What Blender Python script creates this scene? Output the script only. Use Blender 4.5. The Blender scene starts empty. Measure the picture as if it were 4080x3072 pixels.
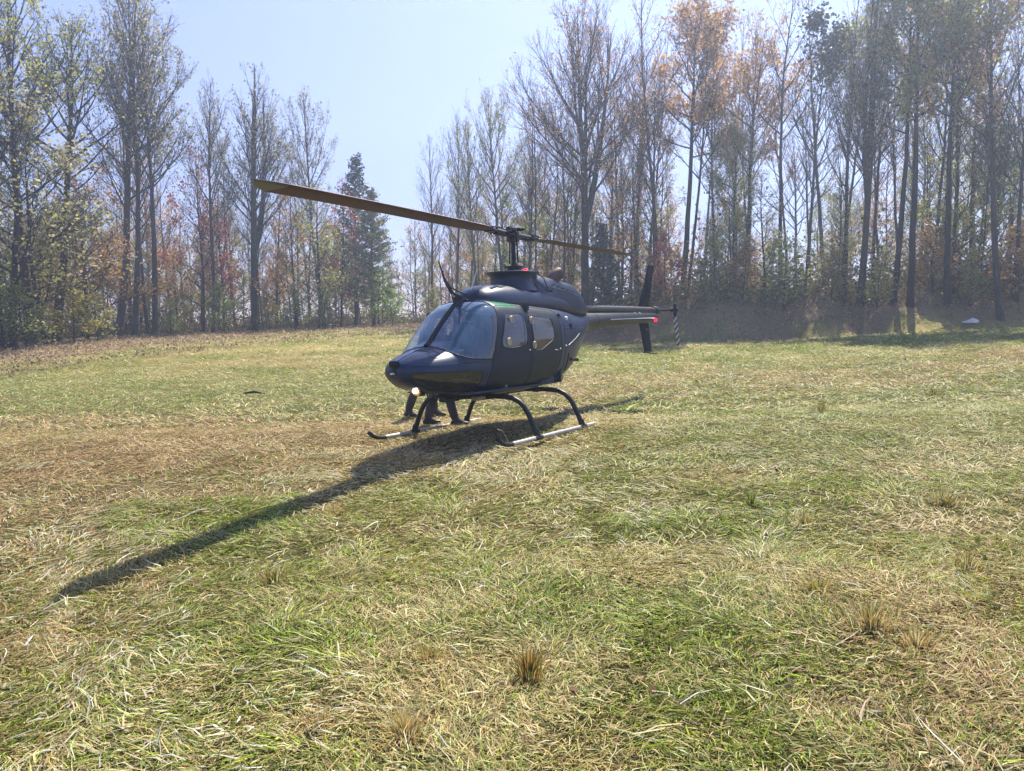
import bpy, math, random
import numpy as np
R = math.radians
SC = bpy.context.scene
COL = SC.collection
# ------------------------------------------------------------------ camera, sky, sun, exposure
F_PX, H_CAM, PITCH = 3069.0, 1.487, math.atan((1536-1310)/3069.0)
cam_d = bpy.data.cameras.new("camera")
cam_d.sensor_fit = 'HORIZONTAL'; cam_d.sensor_width = 36.0
cam_d.lens = 36.0*F_PX/4080.0
cam_d.clip_start = .05; cam_d.clip_end = 2000
cam = bpy.data.objects.new("camera", cam_d); COL.objects.link(cam)
cam.location = (0, 0, H_CAM); cam.rotation_euler = (math.pi/2-PITCH, 0, 0)
SC.camera = cam
SUN_AZ, SUN_EL = R(25), R(57.5)          # azimuth from +Y towards +X
w = bpy.data.worlds.new("World"); SC.world = w; w.use_nodes = True
nt = w.node_tree; nt.nodes.clear()
sky = nt.nodes.new('ShaderNodeTexSky'); sky.sky_type = 'NISHITA'; sky.sun_disc = False
sky.sun_elevation = SUN_EL; sky.sun_rotation = SUN_AZ
sky.air_density = 1.1; sky.dust_density = .3; sky.ozone_density = 4; sky.altitude = 200
bg = nt.nodes.new('ShaderNodeBackground'); bg.inputs[1].default_value = .077
wo = nt.nodes.new('ShaderNodeOutputWorld')
tint = nt.nodes.new('ShaderNodeMix'); tint.data_type = 'RGBA'; tint.blend_type = 'MULTIPLY'; tint.inputs[0].default_value = 1
tint.inputs[7].default_value = (1.09, .91, 1.16, 1)
nt.links.new(sky.outputs[0], tint.inputs[6]); nt.links.new(tint.outputs[2], bg.inputs[0]); nt.links.new(bg.outputs[0], wo.inputs[0])
sd = bpy.data.lights.new("sun", 'SUN'); sd.energy = 4.9; sd.angle = R(.5); sd.color = (1, .91, .76)
sun = bpy.data.objects.new("sun", sd); COL.objects.link(sun)
from mathutils import Vector, Matrix, Quaternion
SUN_DIR = Vector((math.sin(SUN_AZ)*math.cos(SUN_EL), math.cos(SUN_AZ)*math.cos(SUN_EL), math.sin(SUN_EL)))
sun.rotation_euler = SUN_DIR.to_track_quat('Z', 'Y').to_euler()
sun.location = SUN_DIR*60
SC.view_settings.view_transform = 'Standard'; SC.view_settings.look = 'None'
SC.view_settings.exposure = 1.2; SC.view_settings.gamma = 1
SC.render.engine = 'CYCLES'
SC.cycles.max_bounces = 8; SC.cycles.diffuse_bounces = 3; SC.cycles.glossy_bounces = 4
SC.cycles.transmission_bounces = 6; SC.cycles.transparent_max_bounces = 24; SC.cycles.volume_bounces = 0
SC.cycles.sample_clamp_indirect = 6; SC.cycles.use_denoising = True

HAZE = .0032
# ------------------------------------------------------------------ helpers
def tag(o, label=None, cat=None, group=None, kind=None):
    if label: o['label'] = label
    if cat: o['category'] = cat
    if group: o['group'] = group
    if kind: o['kind'] = kind
    return o
def empty(name, loc=(0, 0, 0), rz=0):
    o = bpy.data.objects.new(name, None); COL.objects.link(o)
    o.location = loc; o.rotation_euler = (0, 0, rz); o.empty_display_size = .2
    return o
def link(name, me, parent=None):
    o = bpy.data.objects.new(name, me); COL.objects.link(o)
    if parent: o.parent = parent
    return o
class MB:
    """collects shapes, build() links them as one mesh object"""
    def __init__(s): s.v = []; s.f = []; s.m = []; s.cur = 0
    def add(s, vs, fs, m=None):
        b = len(s.v); s.v += [tuple(p) for p in vs]
        s.f += [tuple(b+i for i in f) for f in fs]; s.m += [s.cur if m is None else m]*len(fs)
    def box(s, c, size, rot=None, m=None, bev=0):
        hx, hy, hz = [k/2 for k in size]
        if bev:
            vs = []; b = bev
            for sx in (-1, 1):
                for sy in (-1, 1):
                    for sz in (-1, 1):
                        vs += [(sx*(hx-b), sy*(hy-b), sz*hz), (sx*(hx-b), sy*hy, sz*(hz-b)), (sx*hx, sy*(hy-b), sz*(hz-b))]
            from itertools import product
            import bmesh
            bm = bmesh.new()
            for p in vs: bm.verts.new(p)
            bmesh.ops.convex_hull(bm, input=bm.verts); bm.verts.index_update()
            vs = [v.co.copy() for v in bm.verts]; fs = [[v.index for v in f.verts] for f in bm.faces]; bm.free()
        else:
            vs = [Vector((x*hx, y*hy, z*hz)) for x in (-1, 1) for y in (-1, 1) for z in (-1, 1)]
            fs = [(0, 1, 3, 2), (4, 6, 7, 5), (0, 4, 5, 1), (2, 3, 7, 6), (0, 2, 6, 4), (1, 5, 7, 3)]
        vs = [Vector(v) for v in vs]
        if rot is not None: vs = [rot @ v for v in vs]
        s.add([v+Vector(c) for v in vs], fs, m)
    def tube(s, pts, rad, n=8, m=None, cap=True, flat=1.0, upv=None):
        pts = [Vector(p) for p in pts]
        if not hasattr(rad, '__len__'): rad = [rad]*len(pts)
        vs = []; fs = []
        t0 = (pts[1]-pts[0]).normalized()
        u = Vector(upv) if upv else (Vector((0, 0, 1)) if abs(t0.z) < .9 else Vector((1, 0, 0)))
        for i, p in enumerate(pts):
            t = (pts[min(i+1, len(pts)-1)]-pts[max(i-1, 0)]).normalized()
            a = t.cross(u)
            if a.length < 1e-4: a = t.orthogonal()
            a.normalize(); b = a.cross(t); u = b
            for k in range(n):
                an = 2*math.pi*k/n
                vs.append(p+a*(rad[i]*math.cos(an))+b*(rad[i]*flat*math.sin(an)))
        for i in range(len(pts)-1):
            for k in range(n):
                fs.append((i*n+k, i*n+(k+1) % n, (i+1)*n+(k+1) % n, (i+1)*n+k))
        if cap:
            fs.append(tuple(range(n-1, -1, -1))); e = (len(pts)-1)*n; fs.append(tuple(e+k for k in range(n)))
        s.add(vs, fs, m)
    def lathe(s, prof, n=24, c=(0, 0, 0), rot=None, m=None, sx=1, sy=1):
        vs = []; fs = []
        for r, z in prof:
            for k in range(n):
                a = 2*math.pi*k/n; v = Vector((r*math.cos(a)*sx, r*math.sin(a)*sy, z))
                if rot is not None: v = rot @ v
                vs.append(v+Vector(c))
        for i in range(len(prof)-1):
            for k in range(n): fs.append((i*n+k, i*n+(k+1) % n, (i+1)*n+(k+1) % n, (i+1)*n+k))
        fs.append(tuple(range(n-1, -1, -1))); e = (len(prof)-1)*n; fs.append(tuple(e+k for k in range(n)))
        s.add(vs, fs, m)
    def prism(s, poly, y0, y1, axis=1, m=None):
        n = len(poly); vs = []
        for yy in (y0, y1):
            for a, b in poly:
                vs.append({1: (a, yy, b), 0: (yy, a, b), 2: (a, b, yy)}[axis])
        fs = [tuple(range(n)), tuple(range(2*n-1, n-1, -1))]+[(i, i+n, (i+1) % n+n, (i+1) % n) for i in range(n)]
        s.add(vs, fs, m)
    def build(s, name, mats, parent=None, smooth=True, angle=40):
        me = bpy.data.meshes.new(name); me.from_pydata(s.v, [], s.f)
        if not isinstance(mats, (list, tuple)): mats = [mats]
        for mt in mats: me.materials.append(mt)
        me.polygons.foreach_set('material_index', np.array(s.m, dtype=np.int32))
        finish(me, smooth, angle)
        return link(name, me, parent)
def finish(me, smooth=True, angle=40):
    import bmesh
    bm = bmesh.new(); bm.from_mesh(me); bmesh.ops.recalc_face_normals(bm, faces=bm.faces); bm.to_mesh(me); bm.free()
    me.polygons.foreach_set('use_smooth', [smooth]*len(me.polygons))
    if smooth: me.set_sharp_from_angle(angle=R(angle))
    me.update()

# ------------------------------------------------------------------ materials
def new_mat(name):
    m = bpy.data.materials.new(name); m.use_nodes = True
    return m, m.node_tree, m.node_tree.nodes['Principled BSDF']
def noise_node(nt, scale, detail=4, coord='Object', rough=.6, vec=None):
    n = nt.nodes.new('ShaderNodeTexNoise'); n.inputs['Scale'].default_value = scale
    n.inputs['Detail'].default_value = detail; n.inputs['Roughness'].default_value = rough
    if vec is None:
        if coord == 'World':
            g = nt.nodes.new('ShaderNodeNewGeometry'); vec = g.outputs['Position']
        else:
            g = nt.nodes.new('ShaderNodeTexCoord'); vec = g.outputs[coord]
    nt.links.new(vec, n.inputs['Vector']); return n
def ramp(nt, fac, stops):
    r = nt.nodes.new('ShaderNodeValToRGB'); e = r.color_ramp.elements
    while len(e) > 1: e.remove(e[-1])
    e[0].position = stops[0][0]; e[0].color = (*stops[0][1], 1)
    for p, c in stops[1:]:
        q = e.new(p); q.color = (*c, 1)
    nt.links.new(fac, r.inputs[0]); return r
def paint(name, c, rough=.4, metal=0, spec=.5, var=.25, coat=0, bump=.0, scale=3.0):
    m, nt, b = new_mat(name)
    n = noise_node(nt, scale, 6)
    r = ramp(nt, n.outputs[0], [(.3, tuple(k*(1-var) for k in c)), (.7, tuple(k*(1+var) for k in c))])
    nt.links.new(r.outputs[0], b.inputs['Base Color'])
    n2 = noise_node(nt, scale*9, 5)
    mr = nt.nodes.new('ShaderNodeMapRange'); mr.inputs['To Min'].default_value = rough*.8; mr.inputs['To Max'].default_value = min(1, rough*1.25)
    nt.links.new(n2.outputs[0], mr.inputs['Value']); nt.links.new(mr.outputs[0], b.inputs['Roughness'])
    b.inputs['Metallic'].default_value = metal; b.inputs['Specular IOR Level'].default_value = spec
    b.inputs['Coat Weight'].default_value = coat
    if bump:
        n3 = noise_node(nt, scale*20, 3); bp = nt.nodes.new('ShaderNodeBump'); bp.inputs['Strength'].default_value = bump
        bp.inputs['Distance'].default_value = .01
        nt.links.new(n3.outputs[0], bp.inputs['Height']); nt.links.new(bp.outputs[0], b.inputs['Normal'])
    return m
def glass(name, tint, refl_rough=.02, haze=0.0, hc=(.2, .25, .3)):
    m = bpy.data.materials.new(name); m.use_nodes = True; nt = m.node_tree; nt.nodes.clear()
    out = nt.nodes.new('ShaderNodeOutputMaterial')
    tr = nt.nodes.new('ShaderNodeBsdfTransparent'); tr.inputs[0].default_value = (*tint, 1)
    gl = nt.nodes.new('ShaderNodeBsdfGlossy'); gl.inputs['Roughness'].default_value = refl_rough
    gl.inputs['Color'].default_value = (1, 1, 1, 1)
    fr = nt.nodes.new('ShaderNodeLayerWeight'); fr.inputs[0].default_value = .5      # same from both sides of the sheet
    pw = nt.nodes.new('ShaderNodeMath'); pw.operation = 'POWER'; pw.inputs[1].default_value = 4.2
    sc = nt.nodes.new('ShaderNodeMath'); sc.operation = 'MULTIPLY_ADD'; sc.inputs[1].default_value = .92; sc.inputs[2].default_value = .075; sc.use_clamp = True
    mx = nt.nodes.new('ShaderNodeMixShader')
    nt.links.new(fr.outputs['Facing'], pw.inputs[0]); nt.links.new(pw.outputs[0], sc.inputs[0]); nt.links.new(sc.outputs[0], mx.inputs[0])
    base = tr.outputs[0]
    if haze:
        df = nt.nodes.new('ShaderNodeBsdfDiffuse'); df.inputs[0].default_value = (*hc, 1)
        m2 = nt.nodes.new('ShaderNodeMixShader'); m2.inputs[0].default_value = haze
        nt.links.new(tr.outputs[0], m2.inputs[1]); nt.links.new(df.outputs[0], m2.inputs[2]); base = m2.outputs[0]
    nt.links.new(base, mx.inputs[1]); nt.links.new(gl.outputs[0], mx.inputs[2])
    nt.links.new(mx.outputs[0], out.inputs[0]); return m
def emit(name, c, s):
    m = bpy.data.materials.new(name); m.use_nodes = True; nt = m.node_tree; nt.nodes.clear()
    out = nt.nodes.new('ShaderNodeOutputMaterial'); e = nt.nodes.new('ShaderNodeEmission')
    e.inputs[0].default_value = (*c, 1); e.inputs[1].default_value = s
    nt.links.new(e.outputs[0], out.inputs[0]); return m

# ------------------------------------------------------------------ terrain height
def hash2(ix, iy, s):
    h = (ix.astype(np.int64)*374761393 + iy.astype(np.int64)*668265263 + s*974634777) & 0xffffffff
    h = ((h ^ (h >> 13))*1274126177) & 0xffffffff
    return ((h ^ (h >> 16)) & 0xffff)/65535.0
def vnoise(x, y, s=0):
    x = np.asarray(x, float); y = np.asarray(y, float)
    ix = np.floor(x); iy = np.floor(y); fx = x-ix; fy = y-iy
    fx = fx*fx*(3-2*fx); fy = fy*fy*(3-2*fy)
    a = hash2(ix, iy, s); b = hash2(ix+1, iy, s); c = hash2(ix, iy+1, s); d = hash2(ix+1, iy+1, s)
    return (a*(1-fx)+b*fx)*(1-fy)+(c*(1-fx)+d*fx)*fy
def fbm(x, y, s=0, o=4):
    v = 0; a = .5; t = 0
    for k in range(o):
        v = v+a*vnoise(x, y, s+k*17); t += a; a *= .5; x = np.asarray(x)*2.03+11.3; y = np.asarray(y)*2.03+5.7
    return v/t
# per bearing (X/Y): distance and height of the field's edge, then of the forest floor behind it
_U = np.array([-1.6, -.665, -.50, -.34, -.21, -.11, .02, .15, .25, .38, .51, .665, 1.3])
_YB = np.array([34, 36, 42, 47, 50, 54, 40, 37, 35, 34, 33, 32, 31.])
_ZB = np.array([.55, .55, .93, 1.22, 1.55, 1.75, .75, .72, .85, 1.0, 1.3, 1.5, 1.5])
_YT = np.array([44, 46, 52, 57, 60, 64, 46, 41.5, 39, 39, 38, 37, 36.])
_ZT = np.array([.6, .6, 1.0, 1.3, 1.65, 1.9, 2.2, 2.7, 3.15, 3.35, 3.4, 3.3, 3.0])
def near_plane(X, Y):
    return .031*X + np.where(Y < 11.7, .050*(Y-11.7), -.012*(Y-11.7)) + .022*np.minimum(X, 0)*np.clip((10.5-Y)/5, 0, 1)
def sstep(t): t = np.clip(t, 0, 1); return t*t*(3-2*t)
def terrain(X, Y):
    X = np.asarray(X, float); Y = np.asarray(Y, float); Yc = np.maximum(Y, 3.0)
    U = np.clip(X/Yc, -1.6, 1.3)
    wob = np.where(U > .05, 1, .3)*(6.5*(vnoise(X*.17, 0*X, 41)-.5)+3*(vnoise(X*.55, 0*X, 43)-.5))
    yb = np.interp(U, _U, _YB)+wob; zb = np.interp(U, _U, _ZB); yt = np.interp(U, _U, _YT); zt = np.interp(U, _U, _ZT)
    np_ = np.clip(near_plane(np.clip(X, -16, 16), np.minimum(Y, 20)), -1.4, 1.2)
    t = sstep((Y-13)/(yb-13))
    z = np_*(1-t)+zb*t
    t2 = sstep((Y-yb)/(yt-yb))
    zt = zt+np.where(U > .05, 1.5*(vnoise(X*.24, Y*.1, 45)-.5)+.7*(vnoise(X*.9, Y*.4, 46)-.5), 0)
    z = z*(1-t2)+zt*t2
    z = z + .8*sstep((Y-yt)/60)*0
    amp = .02+.05*sstep((Y-14)/20)
    z = z+(fbm(X*.35, Y*.35, 5, 4)-.5)*2*amp*np.where((np.abs(X-.3) < 3) & (np.abs(Y-11) < 2.5), .35, 1)
    z = z+(fbm(X*2.2, Y*2.2, 9, 3)-.5)*.035
    return z
def tz(x, y): return float(terrain(np.array([x]), np.array([y]))[0])
# ------------------------------------------------------------------ ground cover colour (the hay itself is green, straw or brown in patches)
GREEN = np.array([.12, .175, .012]); STRAW = np.array([.55, .44, .19]); TAN = np.array([.45, .315, .15])
GREYG = np.array([.31, .34, .11]); LITTER = np.array([.36, .26, .15]); FRESH = np.array([.25, .33, .018])
def zones(X, Y):
    """weights of green, straw, tan, greygreen, litter at a place in the field"""
    n1 = fbm(X*.22+3, Y*.3, 21, 4); n2 = fbm(X*.9, Y*1.1, 33, 4); n3 = fbm(X*2.5, Y*3, 47, 3)
    U = X/np.maximum(Y, 2)
    g = .30+1.5*(n2-.5)+.8*(n3-.5); s = .42+1.1*(.5-n2)+.9*(n1-.5)+.5*(n3-.5); t = .16+1.3*(.5-n1)+.4*(n3-.5)
    Y0 = Y; Y = Y+5.0*(fbm(X*.35, Y0*.35, 140, 4)-.5)
    # the dry brown swath that runs across behind the helicopter's nose and out to the right
    band = np.exp(-((Y-(11.2-.25*X*np.where(X < 0, .3, .1)))/3.1)**2)*np.clip(.5-.22*X, 0, 1)
    band2 = np.exp(-((Y-(18+.1*X))/2.2)**2)*np.clip((X+1)/5, 0, 1)*.8
    band3 = np.exp(-((U-.6)/.14)**2)*np.clip((12-Y)/9, 0, 1)*.55
    t = t+.85*band+.7*band2+.7*band3; g = g-.35*band
    gg = .22+.9*np.exp(-((Y-20)/4.5)**2)*np.clip((2-X)/5, 0, 1)+.7*np.exp(-((Y-14)/5)**2)*np.clip((X-1)/4, 0, 1)
    gg = gg+.8*(fbm(X*1.3, Y*1.3, 77, 3)-.5)
    g = g+.9*np.exp(-((Y-28)/4)**2)*np.clip((X+2)/4, 0, 1)
    Y = Y0
    yb = np.interp(np.clip(U, -1.6, 1.3), _U, _YB)+np.where(U > .05, 1, .3)*6.5*(vnoise(X*.17, 0*X, 41)-.5)+4.5*(fbm(X*.5, Y*.5, 66)-.5)
    li = sstep((Y-(yb-np.where(U < 0, 9, np.interp(U, [.1, .35, .5, .7], [.5, .5, -.5, -1]))*(.3+1.4*n1)))/np.where(U < .05, 6, 2.2))*1.6
    W = np.stack([g, s, t, gg, li], -1); W = np.clip(W, .02, None)
    k = 1-np.clip(li, 0, .93)[..., None]
    W[..., :4] *= k
    return W/W.sum(-1, keepdims=True)
ZC = np.stack([GREEN, STRAW, TAN, GREYG, LITTER])
def vcol_mat(name, rough=.7, spec=.3, transl=0.0, fine=0.0, bump=0.0):
    m, nt, b = new_mat(name)
    at = nt.nodes.new('ShaderNodeAttribute'); at.attribute_name = 'Col'
    csock = at.outputs['Color']
    if fine:
        n = noise_node(nt, 38, 6, 'World', .75); r = ramp(nt, n.outputs[0], [(.32, (.25, .25, .25)), (.5, (.85, .85, .85)), (.7, (1.75, 1.7, 1.6))])
        n2 = noise_node(nt, 7, 5, 'World', .7); r2 = ramp(nt, n2.outputs[0], [(.3, (.6, .68, .55)), (.68, (1.3, 1.25, 1.25))])
        mx = nt.nodes.new('ShaderNodeMix'); mx.data_type = 'RGBA'; mx.blend_type = 'MULTIPLY'; mx.inputs[0].default_value = fine
        nt.links.new(csock, mx.inputs[6]); nt.links.new(r.outputs[0], mx.inputs[7])
        mx2 = nt.nodes.new('ShaderNodeMix'); mx2.data_type = 'RGBA'; mx2.blend_type = 'MULTIPLY'; mx2.inputs[0].default_value = fine
        nt.links.new(mx.outputs[2], mx2.inputs[6]); nt.links.new(r2.outputs[0], mx2.inputs[7]); csock = mx2.outputs[2]
        bp = nt.nodes.new('ShaderNodeBump'); bp.inputs['Strength'].default_value = bump; bp.inputs['Distance'].default_value = .03
        nt.links.new(n.outputs[0], bp.inputs['Height']); nt.links.new(bp.outputs[0], b.inputs['Normal'])
    nt.links.new(csock, b.inputs['Base Color'])
    b.inputs['Roughness'].default_value = rough; b.inputs['Specular IOR Level'].default_value = spec
    if transl:
        tl = nt.nodes.new('ShaderNodeBsdfTranslucent'); nt.links.new(csock, tl.inputs[0])
        ms = nt.nodes.new('ShaderNodeMixShader'); ms.inputs[0].default_value = transl
        out = nt.nodes['Material Output']
        nt.links.new(b.outputs[0], ms.inputs[1]); nt.links.new(tl.outputs[0], ms.inputs[2]); nt.links.new(ms.outputs[0], out.inputs[0])
    return m
M_GROUND = vcol_mat('ground_cover', .95, .08, fine=.85, bump=.6)
M_BLADE = vcol_mat('hay_blades', .5, .28, transl=.36)
def raw_mesh(name, V, loops, starts, totals, mats, col=None, smooth=False):
    me = bpy.data.meshes.new(name)
    me.vertices.add(len(V)); me.vertices.foreach_set('co', np.ascontiguousarray(V, dtype=np.float32).ravel())
    me.loops.add(len(loops)); me.loops.foreach_set('vertex_index', np.asarray(loops, dtype=np.int32))
    me.polygons.add(len(starts)); me.polygons.foreach_set('loop_start', np.asarray(starts, dtype=np.int32))
    me.update(calc_edges=True)
    for m in mats: me.materials.append(m)
    if col is not None:
        a = me.color_attributes.new('Col', 'FLOAT_COLOR', 'POINT')
        c4 = np.ones((len(V), 4), dtype=np.float32); c4[:, :3] = col; a.data.foreach_set('color', c4.ravel())
    me.polygons.foreach_set('use_smooth', [smooth]*len(starts))
    me.validate(); return me
# the ground: one sheet, fine near the camera, coarse out to the horizon
xs = np.concatenate([-np.geomspace(900, 60, 14), np.arange(-58, -20, 1.2), np.arange(-20, 20, .28), np.arange(20, 58, 1.2), np.geomspace(60, 900, 14)])
ys = np.concatenate([np.linspace(-300, -12, 8), np.arange(-10, 1, 1.0), np.arange(1, 26, .22), np.arange(26, 72, .6), np.geomspace(73, 1200, 22)])
GX, GY = np.meshgrid(xs, ys); GZ = terrain(GX, GY)
far = sstep((np.hypot(GX, GY)-90)/400); GZ = GZ*(1-far)+(.2)*far
V = np.stack([GX, GY, GZ], -1).reshape(-1, 3)
nx, ny = len(xs), len(ys)
i0 = (np.arange(ny-1)[:, None]*nx+np.arange(nx-1)[None, :]).ravel()
L = np.stack([i0, i0+1, i0+nx+1, i0+nx], -1).ravel()
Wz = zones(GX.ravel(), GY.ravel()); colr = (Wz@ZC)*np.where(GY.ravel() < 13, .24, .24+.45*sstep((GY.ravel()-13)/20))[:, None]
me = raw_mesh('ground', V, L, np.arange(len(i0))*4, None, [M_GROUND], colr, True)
tag(link('ground', me), kind='structure', label='mown hay field rising to a leaf strewn bank under the trees')

# cut hay and grass blades
rg = np.random.default_rng(7)
def scatter(d0, d1, n, spread=.80):
    u = rg.uniform(-1, 1, n); d = np.sqrt(rg.uniform(d0*d0, d1*d1, n))
    return u*(spread*d+1.6), d
def blade_mesh(name, X, Y, length, width, lift0, lift1, stray, z0=-.01, colf=None, upright=False):
    n = len(X); Z = terrain(X, Y)
    flow = fbm(X*.8, Y*.8, 91, 3)*math.pi*6+rg.normal(0, stray, n)
    if upright: flow = rg.uniform(0, 2*math.pi, n)
    Ln = length*np.exp(rg.normal(0, .38, n)); Wd = width*np.exp(rg.normal(0, .3, n))
    el0 = rg.uniform(lift0, lift1, n)
    el1 = el0-rg.uniform(.0, .9, n)*(el0+.25)
    hd = np.stack([np.cos(flow), np.sin(flow), 0*flow], -1)
    f2 = flow+rg.normal(0, .35, n); hd2 = np.stack([np.cos(f2), np.sin(f2), 0*f2], -1)
    up = np.array([0, 0, 1.])
    p0 = np.stack([X, Y, Z+z0+rg.uniform(0, .028, n)], -1)
    p1 = p0+(hd*np.cos(el0)[:, None]+up*np.sin(el0)[:, None])*(Ln*.5)[:, None]
    p2 = p1+(hd2*np.cos(el1)[:, None]+up*np.sin(el1)[:, None])*(Ln*.5)[:, None]
    zt = terrain(p2[:, 0], p2[:, 1])+.004; p2[:, 2] = np.maximum(p2[:, 2], zt)
    side = np.stack([-np.sin(flow), np.cos(flow), rg.uniform(-.7, .7, n)], -1); side /= np.linalg.norm(side, axis=1)[:, None]
    s = side*(Wd*.5)[:, None]
    V = np.stack([p0-s, p0+s, p1+s*.95, p1-s*.95, p2], 1).reshape(-1, 3)
    b = np.arange(n)*5
    Lp = np.stack([b, b+1, b+2, b+3, b+3, b+2, b+4], -1).ravel()
    st = np.stack([np.arange(n)*7, np.arange(n)*7+4], -1).ravel()
    Wz = zones(X, Y); W2 = Wz**1.6; W2 /= W2.sum(-1, keepdims=True)
    cum = W2.cumsum(-1); pick = (rg.uniform(0, 1, n)[:, None] > cum).sum(-1).clip(0, 4)
    c = ZC[pick].copy()
    fr = (pick == 0) & (rg.uniform(0, 1, n) < .45); c[fr] = FRESH
    if colf is not None: c = colf(c, n)
    c = c*np.exp(rg.normal(-.03, .40, n))[:, None]*(1+rg.normal(0, .05, (n, 3)))
    c = np.clip(c, .005, .72)
    return raw_mesh(name, V, Lp, st, None, [M_BLADE], np.repeat(c, 5, axis=0))
parts = []
def add_stuff(name, label, me): return tag(link(name, me), label=label, cat='grass', kind='stuff')
X, Y = scatter(1.0, 6, 235000, .85)
add_stuff('cut_hay', 'flattened green and straw coloured cut hay in the foreground', blade_mesh('cut_hay', X, Y, .074, .0047, .02, .55, 1.0))
X, Y = scatter(6, 13, 175000)
add_stuff('cut_hay', 'cut hay lying round the helicopter skids', blade_mesh('cut_hay', X, Y, .082, .0068, .02, .55, 1.0))
X, Y = scatter(13, 27, 130000)
add_stuff('cut_hay', 'pale green cut hay beyond the helicopter', blade_mesh('cut_hay', X, Y, .12, .014, .03, .6, .9))
X, Y = scatter(27, 50, 60000)
add_stuff('cut_hay', 'short grass and hay at the far side of the field', blade_mesh('cut_hay', X, Y, .16, .026, .05, .7, .9))
def standing(c, n):
    k = rg.uniform(0, 1, n) < .6; c[k] = FRESH*.8; return c
X, Y = scatter(1.5, 9, 26000, .85); k = fbm(X*1.4, Y*1.4, 60, 3) > .52; X, Y = X[k], Y[k]
add_stuff('standing_grass', 'sparse upright grass blades poking through the cut hay', blade_mesh('standing_grass', X, Y, .085, .0042, .7, 1.5, 1, colf=standing, upright=True))
X, Y = scatter(1.3, 8, 60000, .85); k = fbm(X*.9+7, Y*.9, 160, 3) > .56; X, Y = X[k], Y[k]
def lush(c, n): k = rg.uniform(0, 1, n); o = np.tile(GREEN*1.15, (n, 1)); o[k < .5] = FRESH; o[k > .85] = GREYG; return o
add_stuff('green_swath', 'longer green grass combed flat in swaths', blade_mesh('green_swath', X, Y, .095, .005, .05, .45, .5, z0=.008, colf=lush))
# longer pale stems thrown over the top
def pale(c, n): return np.tile(np.array([.56, .50, .32]), (n, 1))
X, Y = scatter(1.3, 10, 60000, .85); k = fbm(X*.8+31, Y*.8, 260, 3) > .59; X, Y = X[k], Y[k]
def bleached(c, n): k = rg.uniform(0, 1, n); o = np.tile(np.array([.60, .57, .40]), (n, 1)); o[k < .35] = STRAW; o[k > .8] = GREYG; return o
add_stuff('bleached_swath', 'patches of bleached hay combed flat in one direction', blade_mesh('bleached_swath', X, Y, .095, .0058, .05, .45, .45, z0=.008, colf=bleached))
X, Y = scatter(1.3, 9, 4200, .85)
add_stuff('straw_stems', 'pale dry stems lying loose on top of the hay', blade_mesh('straw_stems', X, Y, .15, .006, .03, .35, 1.4, z0=.012, colf=pale))
# ------------------------------------------------------------------ helicopter
# heli frame: +x nose, +y its left side (towards the camera's right), z up from the skids' contact plane
M_BODY = paint('dark_fuselage_paint', (.003, .021, .070), .34, spec=.5, coat=.12, var=.06, scale=.6)
M_DOOR = paint('black_door_paint', (.005, .013, .030), .42, spec=.3, var=.2)
M_REAR = paint('green_black_paint', (.014, .020, .028), .42, spec=.3, var=.2)
M_COWL = paint('cowling_paint', (.004, .018, .055), .36, spec=.5, coat=.1, var=.25)
M_BOOM = paint('grey_lit_boom_paint', (.030, .031, .036), .40, spec=.5, var=.2)  # fuselage paint with the grey light on the boom put into its colour
M_BLACK = paint('black_metal', (.006, .007, .010), .42, spec=.4)
M_FIN = paint('fin_paint', (.005, .009, .020), .6, spec=.12)
M_DARK = paint('dark_steel', (.03, .032, .035), .35, metal=.6)
M_BLADEP = paint('brown_rotor_paint', (.075, .022, .024), .55, spec=.35, var=.15)
M_TIP = paint('blade_tip_cap', (.02, .025, .03), .35)
M_SKID = paint('worn_aluminium', (.42, .41, .39), .45, metal=.35, var=.18, scale=8)
M_CREAM = paint('cream_plastic', (.55, .47, .32), .5)
M_WHITE = paint('white_paint', (.75, .75, .72), .5)
M_GREY = paint('grey_fabric', (.06, .07, .08), .8)
M_INT = paint('cabin_trim', (.035, .045, .06), .7)
M_SEAL = paint('window_seal', (.006, .006, .007), .6)
M_SEAM = paint('panel_seam', (.004, .005, .007), .8)
M_RIVET = paint('rivet_metal', (.16, .17, .19), .4, metal=.5)
M_GLASS = glass('canopy_acrylic', (.84, .90, .96), .012, haze=.20, hc=(.12, .30, .58))  # blue diffuse share is the sky reflection painted into the windshield
M_GLASS2 = glass('door_acrylic', (.66, .72, .78), .03, haze=.10, hc=(.22, .26, .30))
M_GLASS3 = glass('rear_acrylic', (.50, .46, .42), .04, haze=.22, hc=(.16, .14, .11))
M_CHIN = glass('chin_acrylic', (.22, .20, .18), .03, haze=.20, hc=(.10, .085, .06))
M_GREENG = glass('green_acrylic', (.25, .75, .38), .03, haze=.6, hc=(.22, .62, .32))
M_RED = emit('red_lamp', (1, .004, .03), 3)
M_LAMP = emit('lit_landing_lamp', (1, .78, .5), 60)
M_LAMPR = paint('lamp_reflector', (.8, .5, .25), .2, metal=.9)
M_EXH = paint('burnt_exhaust_metal', (.14, .10, .085), .5, metal=.5)

HG = (.02, 11.7)
nrm = Vector((-.031, .012, 1)).normalized(); TH = R(32)
fx = Vector((-math.sin(TH), -math.cos(TH), 0)); fx -= nrm*fx.dot(nrm); fx.normalize(); ly = nrm.cross(fx)
heli = empty('helicopter')
heli.matrix_world = Matrix(((fx.x, ly.x, nrm.x, HG[0]), (fx.y, ly.y, nrm.y, HG[1]), (fx.z, ly.z, nrm.z, -.03), (0, 0, 0, 1)))
tag(heli, 'dark blue black helicopter parked on skids in the mown field', 'helicopter')
# NB the origin sits on the skid plane, near_plane(HG) = 0

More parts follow.
